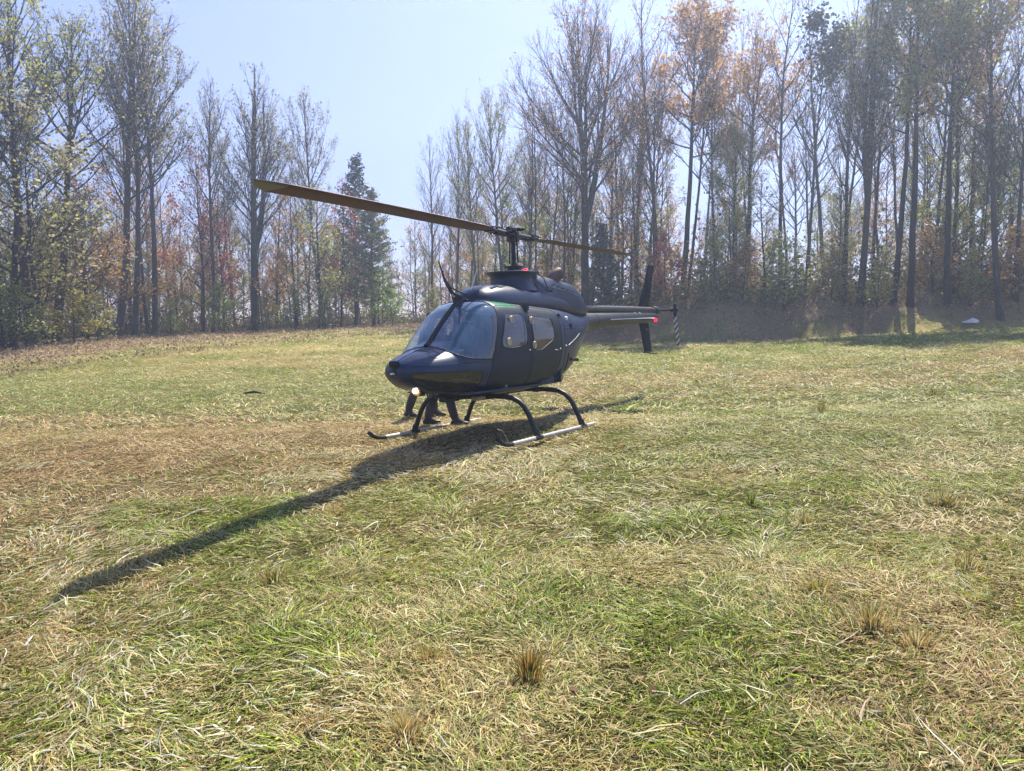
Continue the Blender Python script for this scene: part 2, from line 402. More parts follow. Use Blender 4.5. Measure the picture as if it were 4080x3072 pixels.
def pchip(xk, yk, x):
    xk = np.asarray(xk, float); yk = np.asarray(yk, float); h = np.diff(xk); d = np.diff(yk)/h
    m = np.zeros(len(xk)); m[0] = d[0]; m[-1] = d[-1]
    for i in range(1, len(xk)-1):
        if d[i-1]*d[i] > 0: m[i] = 2*d[i-1]*d[i]/(d[i-1]+d[i])
    i = np.clip(np.searchsorted(xk, x)-1, 0, len(h)-1); t = (x-xk[i])/h[i]; hi = h[i]
    return (2*t**3-3*t**2+1)*yk[i]+(t**3-2*t**2+t)*hi*m[i]+(-2*t**3+3*t**2)*yk[i+1]+(t**3-t**2)*hi*m[i+1]
# x, ztop, zbot, half width, z of widest, top exponent, bottom exponent
ST = np.array([
 (-6.02, 1.80, 1.68, .03, 1.74, 2, 2), (-5.95, 1.83, 1.635, .075, 1.735, 2, 2), (-5.7, 1.84, 1.62, .10, 1.73, 2, 2),
 (-4.6, 1.83, 1.575, .125, 1.70, 2, 2), (-3.5, 1.81, 1.53, .15, 1.67, 2, 2), (-2.6, 1.795, 1.47, .18, 1.635, 2, 2),
 (-2.3, 1.79, 1.41, .205, 1.60, 2.1, 2), (-2.1, 1.79, 1.30, .25, 1.55, 2.2, 2.1), (-1.9, 1.79, 1.14, .31, 1.49, 2.3, 2.1),
 (-1.6, 1.80, .93, .41, 1.42, 2.5, 2.1), (-1.3, 1.815, .77, .50, 1.35, 2.8, 2.15), (-1.0, 1.83, .675, .57, 1.29, 3.1, 2.25),
 (-.6, 1.85, .615, .625, 1.23, 3.4, 2.45), (-.2, 1.865, .59, .65, 1.19, 3.6, 2.7), (.3, 1.885, .58, .66, 1.15, 3.7, 2.9),
 (.8, 1.905, .585, .66, 1.12, 3.6, 2.9), (1.1, 1.915, .60, .655, 1.10, 3.4, 2.8), (1.25, 1.895, .61, .65, 1.08, 3.2, 2.7),
 (1.44, 1.82, .62, .64, 1.06, 3.0, 2.6), (1.62, 1.68, .635, .62, 1.04, 2.8, 2.5), (1.86, 1.47, .66, .58, 1.02, 2.6, 2.4),
 (2.02, 1.315, .69, .535, 1.0, 2.4, 2.3), (2.06, 1.292, .70, .52, 1.0, 2.3, 2.3), (2.25, 1.25, .735, .455, .99, 2.2, 2.2), (2.45, 1.20, .79, .36, .99, 2.1, 2.1),
 (2.58, 1.155, .85, .26, 1.0, 2, 2), (2.655, 1.12, .90, .175, 1.01, 2, 2), (2.69, 1.08, .945, .10, 1.01, 2, 2), (2.705, 1.04, .98, .02, 1.01, 2, 2)])
NP = 240
def section(x, st=ST, n=NP):
    zt, zb, w_, zm, et, eb = [float(pchip(st[:, 0], st[:, k], np.array([x]))[0]) for k in range(1, 7)]
    a = np.linspace(0, math.pi, 700); c, s = np.cos(a), np.sin(a)
    top = c >= 0; e = np.where(top, et, eb)
    y = w_*np.abs(s)**(2/e); z = np.where(top, zm+(zt-zm)*np.abs(c)**(2/e), zm-(zm-zb)*np.abs(c)**(2/e))
    L = np.concatenate([[0], np.cumsum(np.hypot(np.diff(y), np.diff(z)))]); q = np.linspace(0, L[-1], n//2+1)
    yy = np.interp(q, L, y); zz = np.interp(q, L, z)
    Y = np.concatenate([yy, -yy[-2:0:-1]]); Z = np.concatenate([zz, zz[-2:0:-1]])
    return Y, Z
SX = np.concatenate([np.linspace(-6.02, -5.9, 6), np.linspace(-5.8, -2.4, 26), np.linspace(-2.35, -.62, 46), np.arange(-.6, 2.0, .0125), np.arange(2.0, 2.64, .014), np.linspace(2.64, 2.705, 12)])
SEC = np.array([np.stack([np.full(NP, x), *section(x)], -1) for x in SX])   # (ns, NP, 3)
def surf_y(x, z, side=1):
    """point of the skin at station x, height z"""
    Y, Z = section(x); h = NP//2+1; yy, zz = Y[:h], Z[:h]
    return Vector((x, side*float(np.interp(z, zz[::-1], yy[::-1])), z))
def surf_top(x, y):
    Y, Z = section(x); h = NP//2+1; k = int(np.argmax(Y[:h])); k = max(k, 2)
    return Vector((x, y, float(np.interp(abs(y), Y[:k], Z[:k]))))
def pip(px, pz, poly):
    ins = np.zeros(px.shape, bool); n = len(poly); j = n-1
    for i in range(n):
        xi, zi = poly[i]; xj, zj = poly[j]
        c = ((zi > pz) != (zj > pz)) & (px < (xj-xi)*(pz-zi)/(zj-zi+1e-12)+xi); ins ^= c; j = i
    return ins
def rounded(poly, r, k=5):
    out = []; n = len(poly)
    for i in range(n):
        p = Vector(poly[i]); a = Vector(poly[i-1]); b = Vector(poly[(i+1) % n])
        ra = min(r, (a-p).length*.45); rb = min(r, (b-p).length*.45)
        A = p+(a-p).normalized()*ra; B = p+(b-p).normalized()*rb
        for t in range(k+1):
            t /= k; out.append(tuple(A*(1-t)**2+p*2*t*(1-t)+B*t*t))
    return out
P_FDOOR = rounded([(1.17, 1.82), (1.47, 1.11), (1.53, .80), (1.42, .70), (.54, .68), (.50, 1.20), (.54, 1.83)], .05)
P_FWIN = rounded([(1.06, 1.72), (.64, 1.72), (.585, 1.60), (.585, 1.28), (1.0, 1.24), (1.22, 1.25), (1.25, 1.34)], .07)
P_RDOOR = rounded([(.50, 1.83), (.46, 1.20), (.50, .68), (-.02, .68), (-.36, .90), (-.46, 1.2), (-.44, 1.78)], .05)
P_RWIN = rounded([(.455, 1.70), (-.19, 1.655), (-.23, 1.36), (.22, 1.19), (.42, 1.20)], .06)
P_CHIN = rounded([(2.63, .985), (1.68, .965), (1.65, .72), (1.9, .70), (2.3, .765), (2.52, .85), (2.60, .90)], .05)
def ws_bottom(y): return 1.30-.19*(abs(y)/.62)**1.8
def in_ws(x, y, z):
    rear = 1.17+(1.80-z)*(.30/.69)             # edge along the door post
    zb = 1.30-.19*(np.abs(y)/.62)**1.8
    rear = np.where(np.abs(y) < .5, 1.19, np.maximum(rear, 1.16))
    return (x > rear) & (z > zb) & (np.abs(y) > .0) & (x < 2.2) & (z > 1.08)
def in_roofwin(x, y, z): return (x > .62) & (x < 1.10) & (np.abs(y) > .12) & (np.abs(y) < .50) & (z > 1.7)
cen = (SEC[:-1]+SEC[1:])/2; cen = (cen+np.roll(cen, -1, axis=1))/2
cx, cy, cz = cen[..., 0], cen[..., 1], cen[..., 2]
lab = np.zeros(cx.shape, int)
fd = pip(cx, cz, P_FDOOR) & (np.abs(cy) > .42); rd = pip(cx, cz, P_RDOOR) & (np.abs(cy) > .42)
lab[fd & (cy > 0)] = 1; lab[rd & (cy > 0)] = 2; lab[fd & (cy < 0)] = 3; lab[rd & (cy < 0)] = 4
ws = in_ws(cx, cy, cz); lab[ws & (cy > 0)] = 5; lab[ws & (cy <= 0)] = 6
fw = pip(cx, cz, P_FWIN) & (np.abs(cy) > .42); rw = pip(cx, cz, P_RWIN) & (np.abs(cy) > .42); ch = pip(cx, cz, P_CHIN) & (np.abs(cy) > .08)
lab[fw & (cy > 0)] = 7; lab[rw & (cy > 0)] = 8; lab[fw & (cy < 0)] = 9; lab[rw & (cy < 0)] = 10
lab[ch & (cy > 0)] = 11; lab[ch & (cy < 0)] = 12
rf = in_roofwin(cx, cy, cz); lab[rf & (cy > 0)] = 13; lab[rf & (cy < 0)] = 14
lab[(lab == 0) & (cx < -2.3)] = 15
ns = len(SX); idx = np.arange(ns*NP).reshape(ns, NP)
q0 = idx[:-1]; q1 = idx[1:]
QUADS = np.stack([q0, np.roll(q0, -1, 1), np.roll(q1, -1, 1), q1], -1)
FLAT = SEC.reshape(-1, 3)
def skin_part(name, k, mat, parent=heli, off=0.0, caps=False):
    qs = QUADS[lab == k]
    used, inv = np.unique(qs, return_inverse=True); V = FLAT[used].copy(); qs = inv.reshape(-1, 4)
    fl = [tuple(q) for q in qs]
    me = bpy.data.meshes.new(name); me.from_pydata([tuple(v) for v in V], [], fl)
    me.materials.append(mat)
    me.polygons.foreach_set('use_smooth', [True]*len(fl)); me.update()
    c0 = me.polygons[len(fl)//2]
    if c0.normal.dot(c0.center-Vector((c0.center.x, 0, 1.25 if c0.center.x > -2 else 1.7))) < 0: me.flip_normals()
    if off:
        nv = np.zeros(len(V)*3); me.vertices.foreach_get('normal', nv); nv = nv.reshape(-1, 3)
        sg = np.sign((nv*(V-np.array([.5, 0, 1.2]))).sum(1)).mean()
        me.vertices.foreach_set('co', (V+nv*off*(1 if sg > 0 else -1)).ravel()); me.update()
    return link(name, me, parent)
body = skin_part('fuselage', 0, M_BODY)
boom = skin_part('tail_boom', 15, M_BOOM)
dl = skin_part('front_door', 1, M_DOOR); drl = skin_part('rear_door', 2, M_REAR)
dr = skin_part('front_door', 3, M_DOOR); drr = skin_part('rear_door', 4, M_REAR)
wsl = skin_part('windshield', 5, M_GLASS); wsr = skin_part('windshield', 6, M_GLASS)
skin_part('window_pane', 7, M_GLASS2, dl); skin_part('window_pane', 8, M_GLASS3, drl)
skin_part('window_pane', 9, M_GLASS2, dr); skin_part('window_pane', 10, M_GLASS3, drr)
skin_part('chin_window', 11, M_CHIN); skin_part('chin_window', 12, M_CHIN)
skin_part('roof_window', 13, M_GREENG); skin_part('roof_window', 14, M_GREENG)
def outline(poly, side, rad, mat, name, parent, off=.0, n=5, step=.03):
    pts = []
    m = len(poly)
    for i in range(m):
        a = Vector(poly[i]); b = Vector(poly[(i+1) % m]); k = max(1, int((b-a).length/step))
        for t in range(k):
            q = a+(b-a)*t/k; p = surf_y(q.x, q.y, side); p.y += side*off; pts.append(p)
    pts.append(pts[0]); b = MB(); b.tube(pts, rad, n, upv=(0, 1, 0), cap=False); return b.build(name, mat, parent)
for side, d1, d2 in ((1, dl, drl), (-1, dr, drr)):
    outline(P_FWIN, side, .009, M_SEAL, 'window_seal', d1); outline(P_RWIN, side, .009, M_SEAL, 'window_seal', d2)
    outline(P_FDOOR, side, .005, M_SEAM, 'door_seam', d1); outline(P_RDOOR, side, .005, M_SEAM, 'door_seam', d2)
    outline(P_CHIN, side, .007, M_SEAL, 'chin_window_frame', heli)
# windshield frame: centre post, base strip, rear edge strips
b = MB()
pp = [(2.07, 1.30), (2.0, 1.345), (1.86, 1.475), (1.74, 1.58), (1.62, 1.685), (1.44, 1.825), (1.33, 1.875), (1.2, 1.915), (1.02, 1.925)]
b.tube([(x, 0, z+.006) for x, z in pp], .030, 8, upv=(0, 1, 0)); b.build('centre_post', M_BLACK, heli)
for side in (1, -1):
    b = MB(); pts = []
    for t in range(24):
        y = .60*t/23; z = ws_bottom(y); lo, hi = 1.3, 2.2     # find the station where the skin passes through (y, z)
        for _ in range(30):
            mid = (lo+hi)/2; Yq, Zq = section(mid); h = NP//2+1
            ins = surf_y(mid, min(z, Zq[0]-1e-4)).y > y and Zq[0] > z
            lo, hi = (mid, hi) if ins else (lo, mid)
        pts.append(Vector((lo, side*y, z)))
    zs = np.linspace(ws_bottom(.62), 1.80, 16)
    pts += [surf_y(1.17+(1.80-z)*(.30/.69), z, side) for z in zs]
    ytop = pts[-1].y
    pts += [surf_top(1.18, ytop*(1-t/10)) for t in range(1, 11)]
    b.tube(pts, .010, 6, upv=(0, 0, 1)); b.build('windshield_frame', M_SEAL, heli)
    # clear edge strip of the canopy along the door post
    b = MB(); zs = np.linspace(1.15, 1.70, 10); A = [surf_y(1.20+(1.80-z)*(.30/.69), z, side) for z in zs]; B = [surf_y(1.265+(1.80-z)*(.30/.69), z, side) for z in zs]
    vs = [p+Vector((0, side*.004, 0)) for p in A+B]; b.add(vs, [(i, i+1, i+11, i+10) for i in range(9)]); b.build('canopy_edge_strip', M_GLASS3, heli)
# cowling (lower) and transmission fairing (upper)
COWL_ST = []
def loft(name, st, mat, n=72, nx=90, parent=heli, hx=None):
    st = np.array(st, float); xs_ = np.linspace(st[0, 0], st[-1, 0], nx)
    # denser towards both ends
    t = np.linspace(0, math.pi, nx); xs_ = st[0, 0]+(st[-1, 0]-st[0, 0])*(1-np.cos(t))/2
    S = np.array([np.stack([np.full(n, x), *section(x, st, n)], -1) for x in xs_])
    V = S.reshape(-1, 3); id_ = np.arange(nx*n).reshape(nx, n)
    a = id_[:-1]; c = id_[1:]; Q = np.stack([a, np.roll(a, -1, 1), np.roll(c, -1, 1), c], -1).reshape(-1, 4)
    b = MB(); b.add([tuple(v) for v in V], [tuple(q) for q in Q]+[tuple(id_[0]), tuple(id_[-1][::-1])]); return b.build(name, mat, parent, angle=35)
cow = loft('engine_cowling', [(-2.42, 1.80, 1.70, .05, 1.75, 2, 2), (-2.36, 1.86, 1.70, .12, 1.78, 2, 2), (-2.22, 1.97, 1.70, .20, 1.8, 2.6, 2), (-1.95, 2.15, 1.70, .27, 1.8, 3, 2),
    (-1.70, 2.255, 1.70, .32, 1.8, 3.2, 2), (-1.25, 2.30, 1.70, .37, 1.82, 3.2, 2), (-.7, 2.345, 1.70, .395, 1.86, 3.1, 2), (-.42, 2.362, 1.70, .39, 1.88, 2.8, 2), (-.28, 2.36, 1.72, .36, 1.88, 2.6, 2)], M_COWL)
fcow = loft('transmission_fairing', [(-1.3, 2.02, 1.7, .37, 1.84, 3, 2), (-.9, 2.09, 1.7, .405, 1.86, 3, 2), (-.3, 2.135, 1.7, .42, 1.88, 2.8, 2), (.3, 2.16, 1.7, .42, 1.88, 2.6, 2), (.6, 2.155, 1.72, .40, 1.88, 2.4, 2),
    (.84, 2.13, 1.74, .36, 1.88, 2.3, 2), (1.0, 2.085, 1.76, .30, 1.88, 2.2, 2), (1.10, 2.02, 1.8, .21, 1.88, 2, 2), (1.14, 1.95, 1.84, .09, 1.88, 2, 2)], M_COWL)
# inlet neck and the flat top plate
b = MB()
prof = [(.44, .41, 2.08), (.39, .375, 2.16), (.365, .355, 2.24), (.375, .36, 2.30), (.43, .40, 2.338), (.46, .42, 2.348), (.46, .42, 2.364), (.40, .38, 2.374), (.0, .0, 2.374)]
nn = 48; vs = []; fs = []
for a, c, z in prof:
    for k in range(nn):
        t = 2*math.pi*k/nn; vs.append((-.11+a*math.cos(t), c*.92*math.sin(t), z))
for i in range(len(prof)-1):
    for k in range(nn): fs.append((i*nn+k, i*nn+(k+1) % nn, (i+1)*nn+(k+1) % nn, (i+1)*nn+k))
b.add(vs, fs); b.build('inlet_fairing', M_COWL, heli, angle=50)
for s in (1, -1):      # dark side air inlet and screen behind the neck
    b = MB(); b.tube([(-.40, s*.30, 2.345), (-.42, s*.375, 2.27), (-.50, s*.396, 2.12)], .022, 8, flat=.4); b.build('air_inlet', M_SEAM, heli)
    for k in range(5):
        b = MB(); b.box((-.72-.17*k, s*(.375-.012*k), 2.19-.022*k), (.10, .02, .014), Matrix.Rotation(.1, 3, 'Y')); b.build('louvre', M_SEAM, cow)
    b = MB(); b.tube([(-.52, s*.392, 2.16), (-1.0, s*.378, 2.12), (-1.62, s*.33, 2.05)], .006, 6); b.build('cowling_seam', M_RIVET, cow)
    b = MB()
    for x in (-.5, -.56, -.62): b.box((x, s*.398, 2.09), (.03, .02, .035))
    b.build('latch', M_DARK, cow)
# exhaust stacks
for s in (1, -1):
    b = MB(); b.tube([(-.98, s*.13, 2.1), (-1.0, s*.16, 2.28), (-1.07, s*.20, 2.37), (-1.17, s*.24, 2.405)], [.085, .09, .10, .105], 18, cap=False)
    b.tube([(-1.16, s*.238, 2.403), (-.98, s*.13, 2.25)], [.098, .08], 18, cap=False)
    b.build('exhaust_stack', M_EXH, heli)
# beacon on top plate
b = MB(); b.lathe([(.05, 2.36), (.05, 2.385), (.03, 2.39)], 16, (-.50, 0, 0)); bc = b.build('beacon_light', M_BLACK, heli)
b = MB(); b.lathe([(.042, 2.385), (.042, 2.42), (.034, 2.44), (.012, 2.452)], 16, (-.50, 0, 0)); b.build('lens', M_RED, bc)
# mast, hub and blades
b = MB(); b.lathe([(.17, 2.36), (.17, 2.40), (.10, 2.415), (.10, 2.44), (.15, 2.445), (.15, 2.465), (.05, 2.475), (.037, 2.50), (.037, 2.90)], 24, (-.16, 0, 0))
for a in (0.4, 2.5, 4.6): b.tube([(-.16+.12*math.cos(a), .12*math.sin(a), 2.46), (-.16+.10*math.cos(a), .10*math.sin(a), 2.36)], .014, 6)
b.build('rotor_mast', M_BLACK, heli)
BA = math.atan2(.23+.055, 5.0)
hubL = Vector((-.16, 0, 2.94)); rotm = Matrix.Rotation(BA, 4, 'Z')
hub = empty('main_rotor'); hub.parent = heli; hub.matrix_local = Matrix.Translation(hubL) @ rotm
b = MB(); b.box((0, 0, 0), (.56, .16, .06), bev=.02); b.lathe([(.10, -.10), (.10, .03), (.07, .06), (.07, .09), (.03, .10)], 20)
for s in (1, -1):
    b.tube([(s*.25, 0, 0), (s*.55, 0, 0)], .048, 14); b.box((s*.62, 0, 0), (.26, .15, .045), bev=.012)
    b.tube([(s*.30, s*.0, .0), (s*.30, s*.22, .01)], .022, 8); b.box((s*.36, s*.17, .045), (.20, .05, .03)); b.tube([(s*.42, .06, .06), (s*.80, .06, .04)], .014, 6)
    b.tube([(s*.3, s*.22, 0), (s*.05, s*.10, -.42)], .012, 6)
    for q in (-.05, .05): b.tube([(s*.58, q, -.04), (s*.58, q, .055)], .016, 8)
b.tube([(0, -.20, .07), (0, .20, .07)], .02, 8); b.box((.0, 0, .085), (.10, .30, .03), bev=.008)
b.build('rotor_hub', M_BLACK, hub)
def airfoil(c, th):
    up = [(.5, 0), (.46, .030), (.38, .052), (.25, .062), (0, .052), (-.25, .030), (-.5, .002)]
    lo = [(-.5, -.002), (-.25, -.018), (0, -.032), (.25, -.040), (.38, -.036), (.46, -.022)]
    return [(a*c, z*th*c/.1) for a, z in up+lo]
for s in (1, -1):
    b = MB(); rings = []
    for r, c, m in [(.62, .17, 0), (.74, .20, 0), (.95, .35, 0), (1.3, .37, 0), (2, .37, 0), (3, .37, 0), (4.0, .37, 0), (4.72, .37, 0), (4.80, .37, 0)]:
        tw = R(3); drop = -.0009*r**2.2 if s > 0 else .022*(r-.4)
        rings.append([(s*r, s*(y*math.cos(tw)-z*math.sin(tw)), y*math.sin(tw)+z*math.cos(tw)+drop) for y, z in airfoil(c, .1)])
    n_ = len(rings[0]); vs = [p for q in rings for p in q]
    fs = [(i*n_+k, i*n_+(k+1) % n_, (i+1)*n_+(k+1) % n_, (i+1)*n_+k) for i in range(len(rings)-1) for k in range(n_)]
    fs += [tuple(range(n_)), tuple((len(rings)-1)*n_+k for k in range(n_))]
    b.add(vs, fs); bl = b.build('rotor_blade', M_BLADEP, hub, angle=30)
    b = MB(); rings = []
    for r, c, yo in [(4.802, .37, 0), (4.95, .30, .03), (5.10, .17, .08), (5.22, .03, .13)]:
        tw = R(3); drop = -.0009*r**2.2 if s > 0 else .022*(r-.4)
        rings.append([(s*r, s*((y+yo)*math.cos(tw)-z*math.sin(tw)), (y+yo)*math.sin(tw)+z*math.cos(tw)+drop) for y, z in airfoil(c, .09)])
    vs = [p for q in rings for p in q]
    fs = [(i*n_+k, i*n_+(k+1) % n_, (i+1)*n_+(k+1) % n_, (i+1)*n_+k) for i in range(len(rings)-1) for k in range(n_)]
    fs += [tuple(range(n_)), tuple((len(rings)-1)*n_+k for k in range(n_))]
    b.add(vs, fs); b.build('tip_cap', M_TIP, bl, angle=30)
# tail: drive shaft cover, fin, stabiliser, tail rotor, gearbox, lights
b = MB(); b.tube([(-2.2, 0, 1.83), (-2.45, 0, 1.85), (-4.1, 0, 1.868), (-5.55, 0, 1.875), (-5.86, 0, 1.875)], [.075, .075, .07, .068, .06], 16)
b.build('drive_shaft_cover', M_BOOM, heli)
b = MB(); b.lathe([(.03, -.10), (.085, -.09), (.10, 0), (.085, .09), (.03, .10)], 16, (-5.92, 0, 1.87), Matrix.Rotation(R(90), 3, 'Y'))
b.tube([(-5.92, 0, 1.87), (-5.92, .40, 1.87)], .022, 10); b.build('tail_gearbox', M_DARK, heli)
def finmesh(name, pts0, pts1, th0, th1, y, mat):
    # a swept aerofoil surface between two chords, pts = (x_le, x_te, z)
    b = MB(); rings = []
    for (a, c, z), th in ((pts0, th0), (pts1, th1)):
        ch = a-c; rings.append([(c+ch*(f+.5), y+g*th*ch*10, z) for f, g in [(-.5, 0), (-.2, .035), (.2, .055), (.42, .04), (.5, 0), (.42, -.04), (.2, -.055), (-.2, -.035)]])
    vs = rings[0]+rings[1]; n_ = 8
    fs = [(k, (k+1) % n_, n_+(k+1) % n_, n_+k) for k in range(n_)]+[tuple(range(n_)), tuple(range(n_, 2*n_))]
    b.add(vs, fs); return b.build(name, mat, heli, angle=30)
finmesh('upper_fin', (-5.22, -5.80, 1.86), (-5.86, -6.22, 2.86), .08, .07, -.12, M_FIN)
lf = finmesh('lower_fin', (-5.22, -5.78, 1.80), (-5.55, -5.98, 1.0), .08, .07, -.12, M_FIN)
b = MB(); b.prism([(-5.56, .97), (-5.95, .985), (-5.98, 1.002), (-5.54, 1.002)], -.155, -.085); b.tube([(-5.62, -.12, .985), (-5.9, -.12, .95), (-6.28, -.12, .93)], .014, 6); b.build('tail_skid', M_DARK, heli)
b = MB(); b.box((-5.62, -.083, 1.47), (.20, .004, .05)); b.build('data_plate', M_DARK, lf)
for s in (1, -1):
    b = MB(); rings = []
    for yy, xl, xt in ((.10, -3.28, -3.72), (.94, -3.28, -3.68), (1.0, -3.32, -3.64)):
        c = xl-xt; f = 1 if yy < .99 else .4
        rings.append([(xt+c*(q+.5), s*yy, 1.655+g*c*f) for q, g in [(-.5, 0), (-.2, .03), (.2, .05), (.42, .04), (.5, 0), (.42, -.05), (.2, -.07), (-.2, -.04)]])
    vs = [p for r_ in rings for p in r_]; n_ = 8
    fs = [(i*n_+k, i*n_+(k+1) % n_, (i+1)*n_+(k+1) % n_, (i+1)*n_+k) for i in range(2) for k in range(n_)]+[tuple(range(8)), tuple(range(16, 24))]
    b.add(vs, fs); st_ = b.build('stabilizer', M_BODY, heli, angle=30)
    b = MB(); b.lathe([(.02, 0), (.032, .008), (.032, .025), (.02, .04)], 14, (-3.34, s*1.0, 1.625), Matrix.Rotation(R(-90*s), 3, 'X'))
    b.build('navigation_light', M_RED if s > 0 else paint('green_lens', (.02, .3, .08), .2), st_)
    b = MB(); b.box((-3.52, s*1.0, 1.70), (.26, .015, .03), bev=.005); b.build('end_plate', M_BOOM, st_)
for x in (-4.6, -4.85):
    b = MB(); p = surf_y(x, 1.80); b.lathe([(.025, 0), (.025, .012), (.01, .018)], 10, p, Matrix.Rotation(R(-60), 3, 'X')); b.build('formation_light', paint('pale_green_lens', (.35, .55, .3), .3), boom)
tr = empty('tail_rotor'); tr.parent = heli; tr.location = (-5.92, .42, 1.87)
b = MB(); b.tube([(0, -.06, 0), (0, .09, 0)], .045, 12); b.box((0, .03, 0), (.07, .06, .26), bev=.01)
b.tube([(-.07, .05, .05), (.07, .05, -.05)], .012, 6); b.build('tail_rotor_hub', M_BLACK, tr)
def stripes_mat():
    m, nt, bs = new_mat('striped_blade_paint'); tc = nt.nodes.new('ShaderNodeTexCoord')
    sp = nt.nodes.new('ShaderNodeSeparateXYZ'); nt.links.new(tc.outputs['Object'], sp.inputs[0])
    ad = nt.nodes.new('ShaderNodeMath'); ad.operation = 'MULTIPLY_ADD'; ad.inputs[1].default_value = 1.1
    nt.links.new(sp.outputs[0], ad.inputs[0]); nt.links.new(sp.outputs[2], ad.inputs[2])
    mu = nt.nodes.new('ShaderNodeMath'); mu.operation = 'MULTIPLY'; mu.inputs[1].default_value = 6.2; nt.links.new(ad.outputs[0], mu.inputs[0])
    fr = nt.nodes.new('ShaderNodeMath'); fr.operation = 'FRACT'; nt.links.new(mu.outputs[0], fr.inputs[0])
    r = ramp(nt, fr.outputs[0], [(0, (.45, .44, .42)), (.52, (.015, .015, .02))]); r.color_ramp.interpolation = 'CONSTANT'
    nt.links.new(r.outputs[0], bs.inputs['Base Color']); bs.inputs['Roughness'].default_value = .45; return m
M_STR = stripes_mat()
for s, an in ((1, R(200)), (-1, R(20))):
    b = MB(); rot = Matrix.Rotation(an, 3, 'Y'); tw = Matrix.Rotation(R(14), 3, 'Z'); vs = []; rings = [(.12, .08), (.2, .13), (.5, .135), (.80, .135), (.825, .09)]
    for r, c in rings:
        for a, z in airfoil(c, .1): vs.append(rot @ (tw @ Vector((a, z, r))))
    n_ = 13; fs = [(i*n_+k, i*n_+(k+1) % n_, (i+1)*n_+(k+1) % n_, (i+1)*n_+k) for i in range(len(rings)-1) for k in range(n_)]+[tuple(range(n_)), tuple(range(4*n_, 5*n_))]
    b.add(vs, fs); b.build('tail_rotor_blade', M_STR, tr, angle=30)
# skid gear
for s in (1, -1):
    yk = 1.06*s; z0 = .035
    b = MB(); b.tube([(1.72, yk, z0), (1.3, yk, z0), (-.3, yk, z0), (-.66, yk, z0)], .030, 12); sk = b.build('skid_tube', M_SKID, heli)
    b = MB(); b.tube([(1.60, yk, z0-.002), (1.76, yk, z0), (1.88, yk, z0+.012), (1.97, yk, z0+.045), (2.03, yk, z0+.085)], .027, 12)
    b.tube([(2.01, yk, z0+.075), (2.05, yk, z0+.10)], .028, 12); b.build('skid_toe', M_BLACK, sk)
    for x in (1.07, -.25):
        b = MB(); b.tube([(x-.09, yk, z0), (x+.09, yk, z0)], .037, 12); b.tube([(x, yk, z0), (x, yk-.03*s, z0+.10)], .045, 12); b.build('skid_saddle', M_BLACK, sk)
for x in (1.07, -.25):
    half = [(1.05, .04), (1.0, .18), (.93, .33), (.86, .44), (.78, .515), (.68, .56), (.55, .58), (.35, .585)]
    pts = [(x, y, z) for y, z in half]+[(x, -y, z) for y, z in half[::-1]]
    b = MB(); b.tube(pts, .036, 12, upv=(1, 0, 0)); b.build('cross_tube', M_BLACK, heli)
b = MB()
for s in (1, -1):
    b.box((1.07, s*.3, .575), (.14, .10, .06), bev=.01); b.box((-.25, s*.3, .575), (.14, .10, .06), bev=.01)
b.tube([(1.9, .05, .66), (1.6, .06, .58), (.2, .06, .555)], .018, 8); b.box((.45, 0, .575), (1.5, .22, .05), bev=.01); b.box((1.6, .0, .585), (.3, .14, .07), bev=.01)
b.tube([(1.95, .12, .68), (1.9, .12, .57), (1.75, .12, .57), (1.72, .12, .62)], .010, 6)
b.build('belly_fittings', M_BLACK, heli)
b = MB(); b.box((1.19, .22, .565), (.26, .12, .055), bev=.008); b.build('belly_box', paint('tan_box_paint', (.36, .31, .22), .6), heli)
# nose details
b = MB(); b.box((2.70, 0, 1.10), (.09, .11, .085), bev=.015); b.box((2.67, 0, 1.03), (.08, .07, .12), bev=.01); b.build('nose_block', M_BLACK, heli)
b = MB(); b.tube([(2.60, .0, .985), (2.77, .0, .985)], .013, 8); b.build('pitot_tube', M_WHITE, heli)
b = MB(); rb = Matrix.Rotation(R(118), 3, 'Y')
b.lathe([(.075, -.05), (.085, -.01), (.085, .012), (.078, .014)], 20, (2.30, 0, .752), rb); ll = b.build('landing_light', M_BLACK, heli)
b = MB(); b.lathe([(.03, .005), (.076, .017)], 20, (2.30, 0, .752), rb); b.build('reflector', M_LAMPR, ll)
b = MB(); b.lathe([(.0, .034), (.028, .030), (.036, .020)], 14, (2.303, 0, .752), rb); b.build('bulb', M_LAMP, ll)
b = MB(); b.box((2.2, -.0, .70), (.14, .03, .06)); b.tube([(2.12, .03, .70), (2.09, .03, .64)], .012, 6); b.tube([(2.06, .08, .69), (2.0, .1, .6)], .012, 6); b.build('lamp_bracket', M_DARK, ll)
nv = MB()
for k in range(4):
    x = 2.115+.043*k; a = surf_top(x, .16); c = surf_top(x, -.02)
    nv.tube([a+Vector((0, 0, .006)), (a+c)/2+Vector((0, 0, .012)), c+Vector((0, 0, .006))], .007, 6)
for yy in (.17, -.03):
    nv.tube([surf_top(2.10, yy)+Vector((0, 0, .005)), surf_top(2.27, yy)+Vector((0, 0, .005))], .005, 6)
nv.build('nose_vent', M_RIVET, heli)
b = MB(); c0 = surf_y(2.26, 1.13); pts = []
for k in range(21):
    a = 2*math.pi*k/20; x = 2.26+.075*math.cos(a); y = .28+.075*math.sin(a); p = surf_top(x, y); pts.append(p+Vector((0, 0, .001)))
b.tube(pts, .004, 5, cap=False); b.build('access_cap', M_SEAM, heli)
rv = MB()
def rivet(p, n=Vector((0, 1, 0)), r=.006): rv.box(p, (r*1.3, r*1.3, r*1.3))
for k in range(15):
    x = 2.16+.035*k
    if x < 2.62: rivet(surf_top(x, .10*(1-.3*k/15))); rivet(surf_top(x, .24-.012*k))
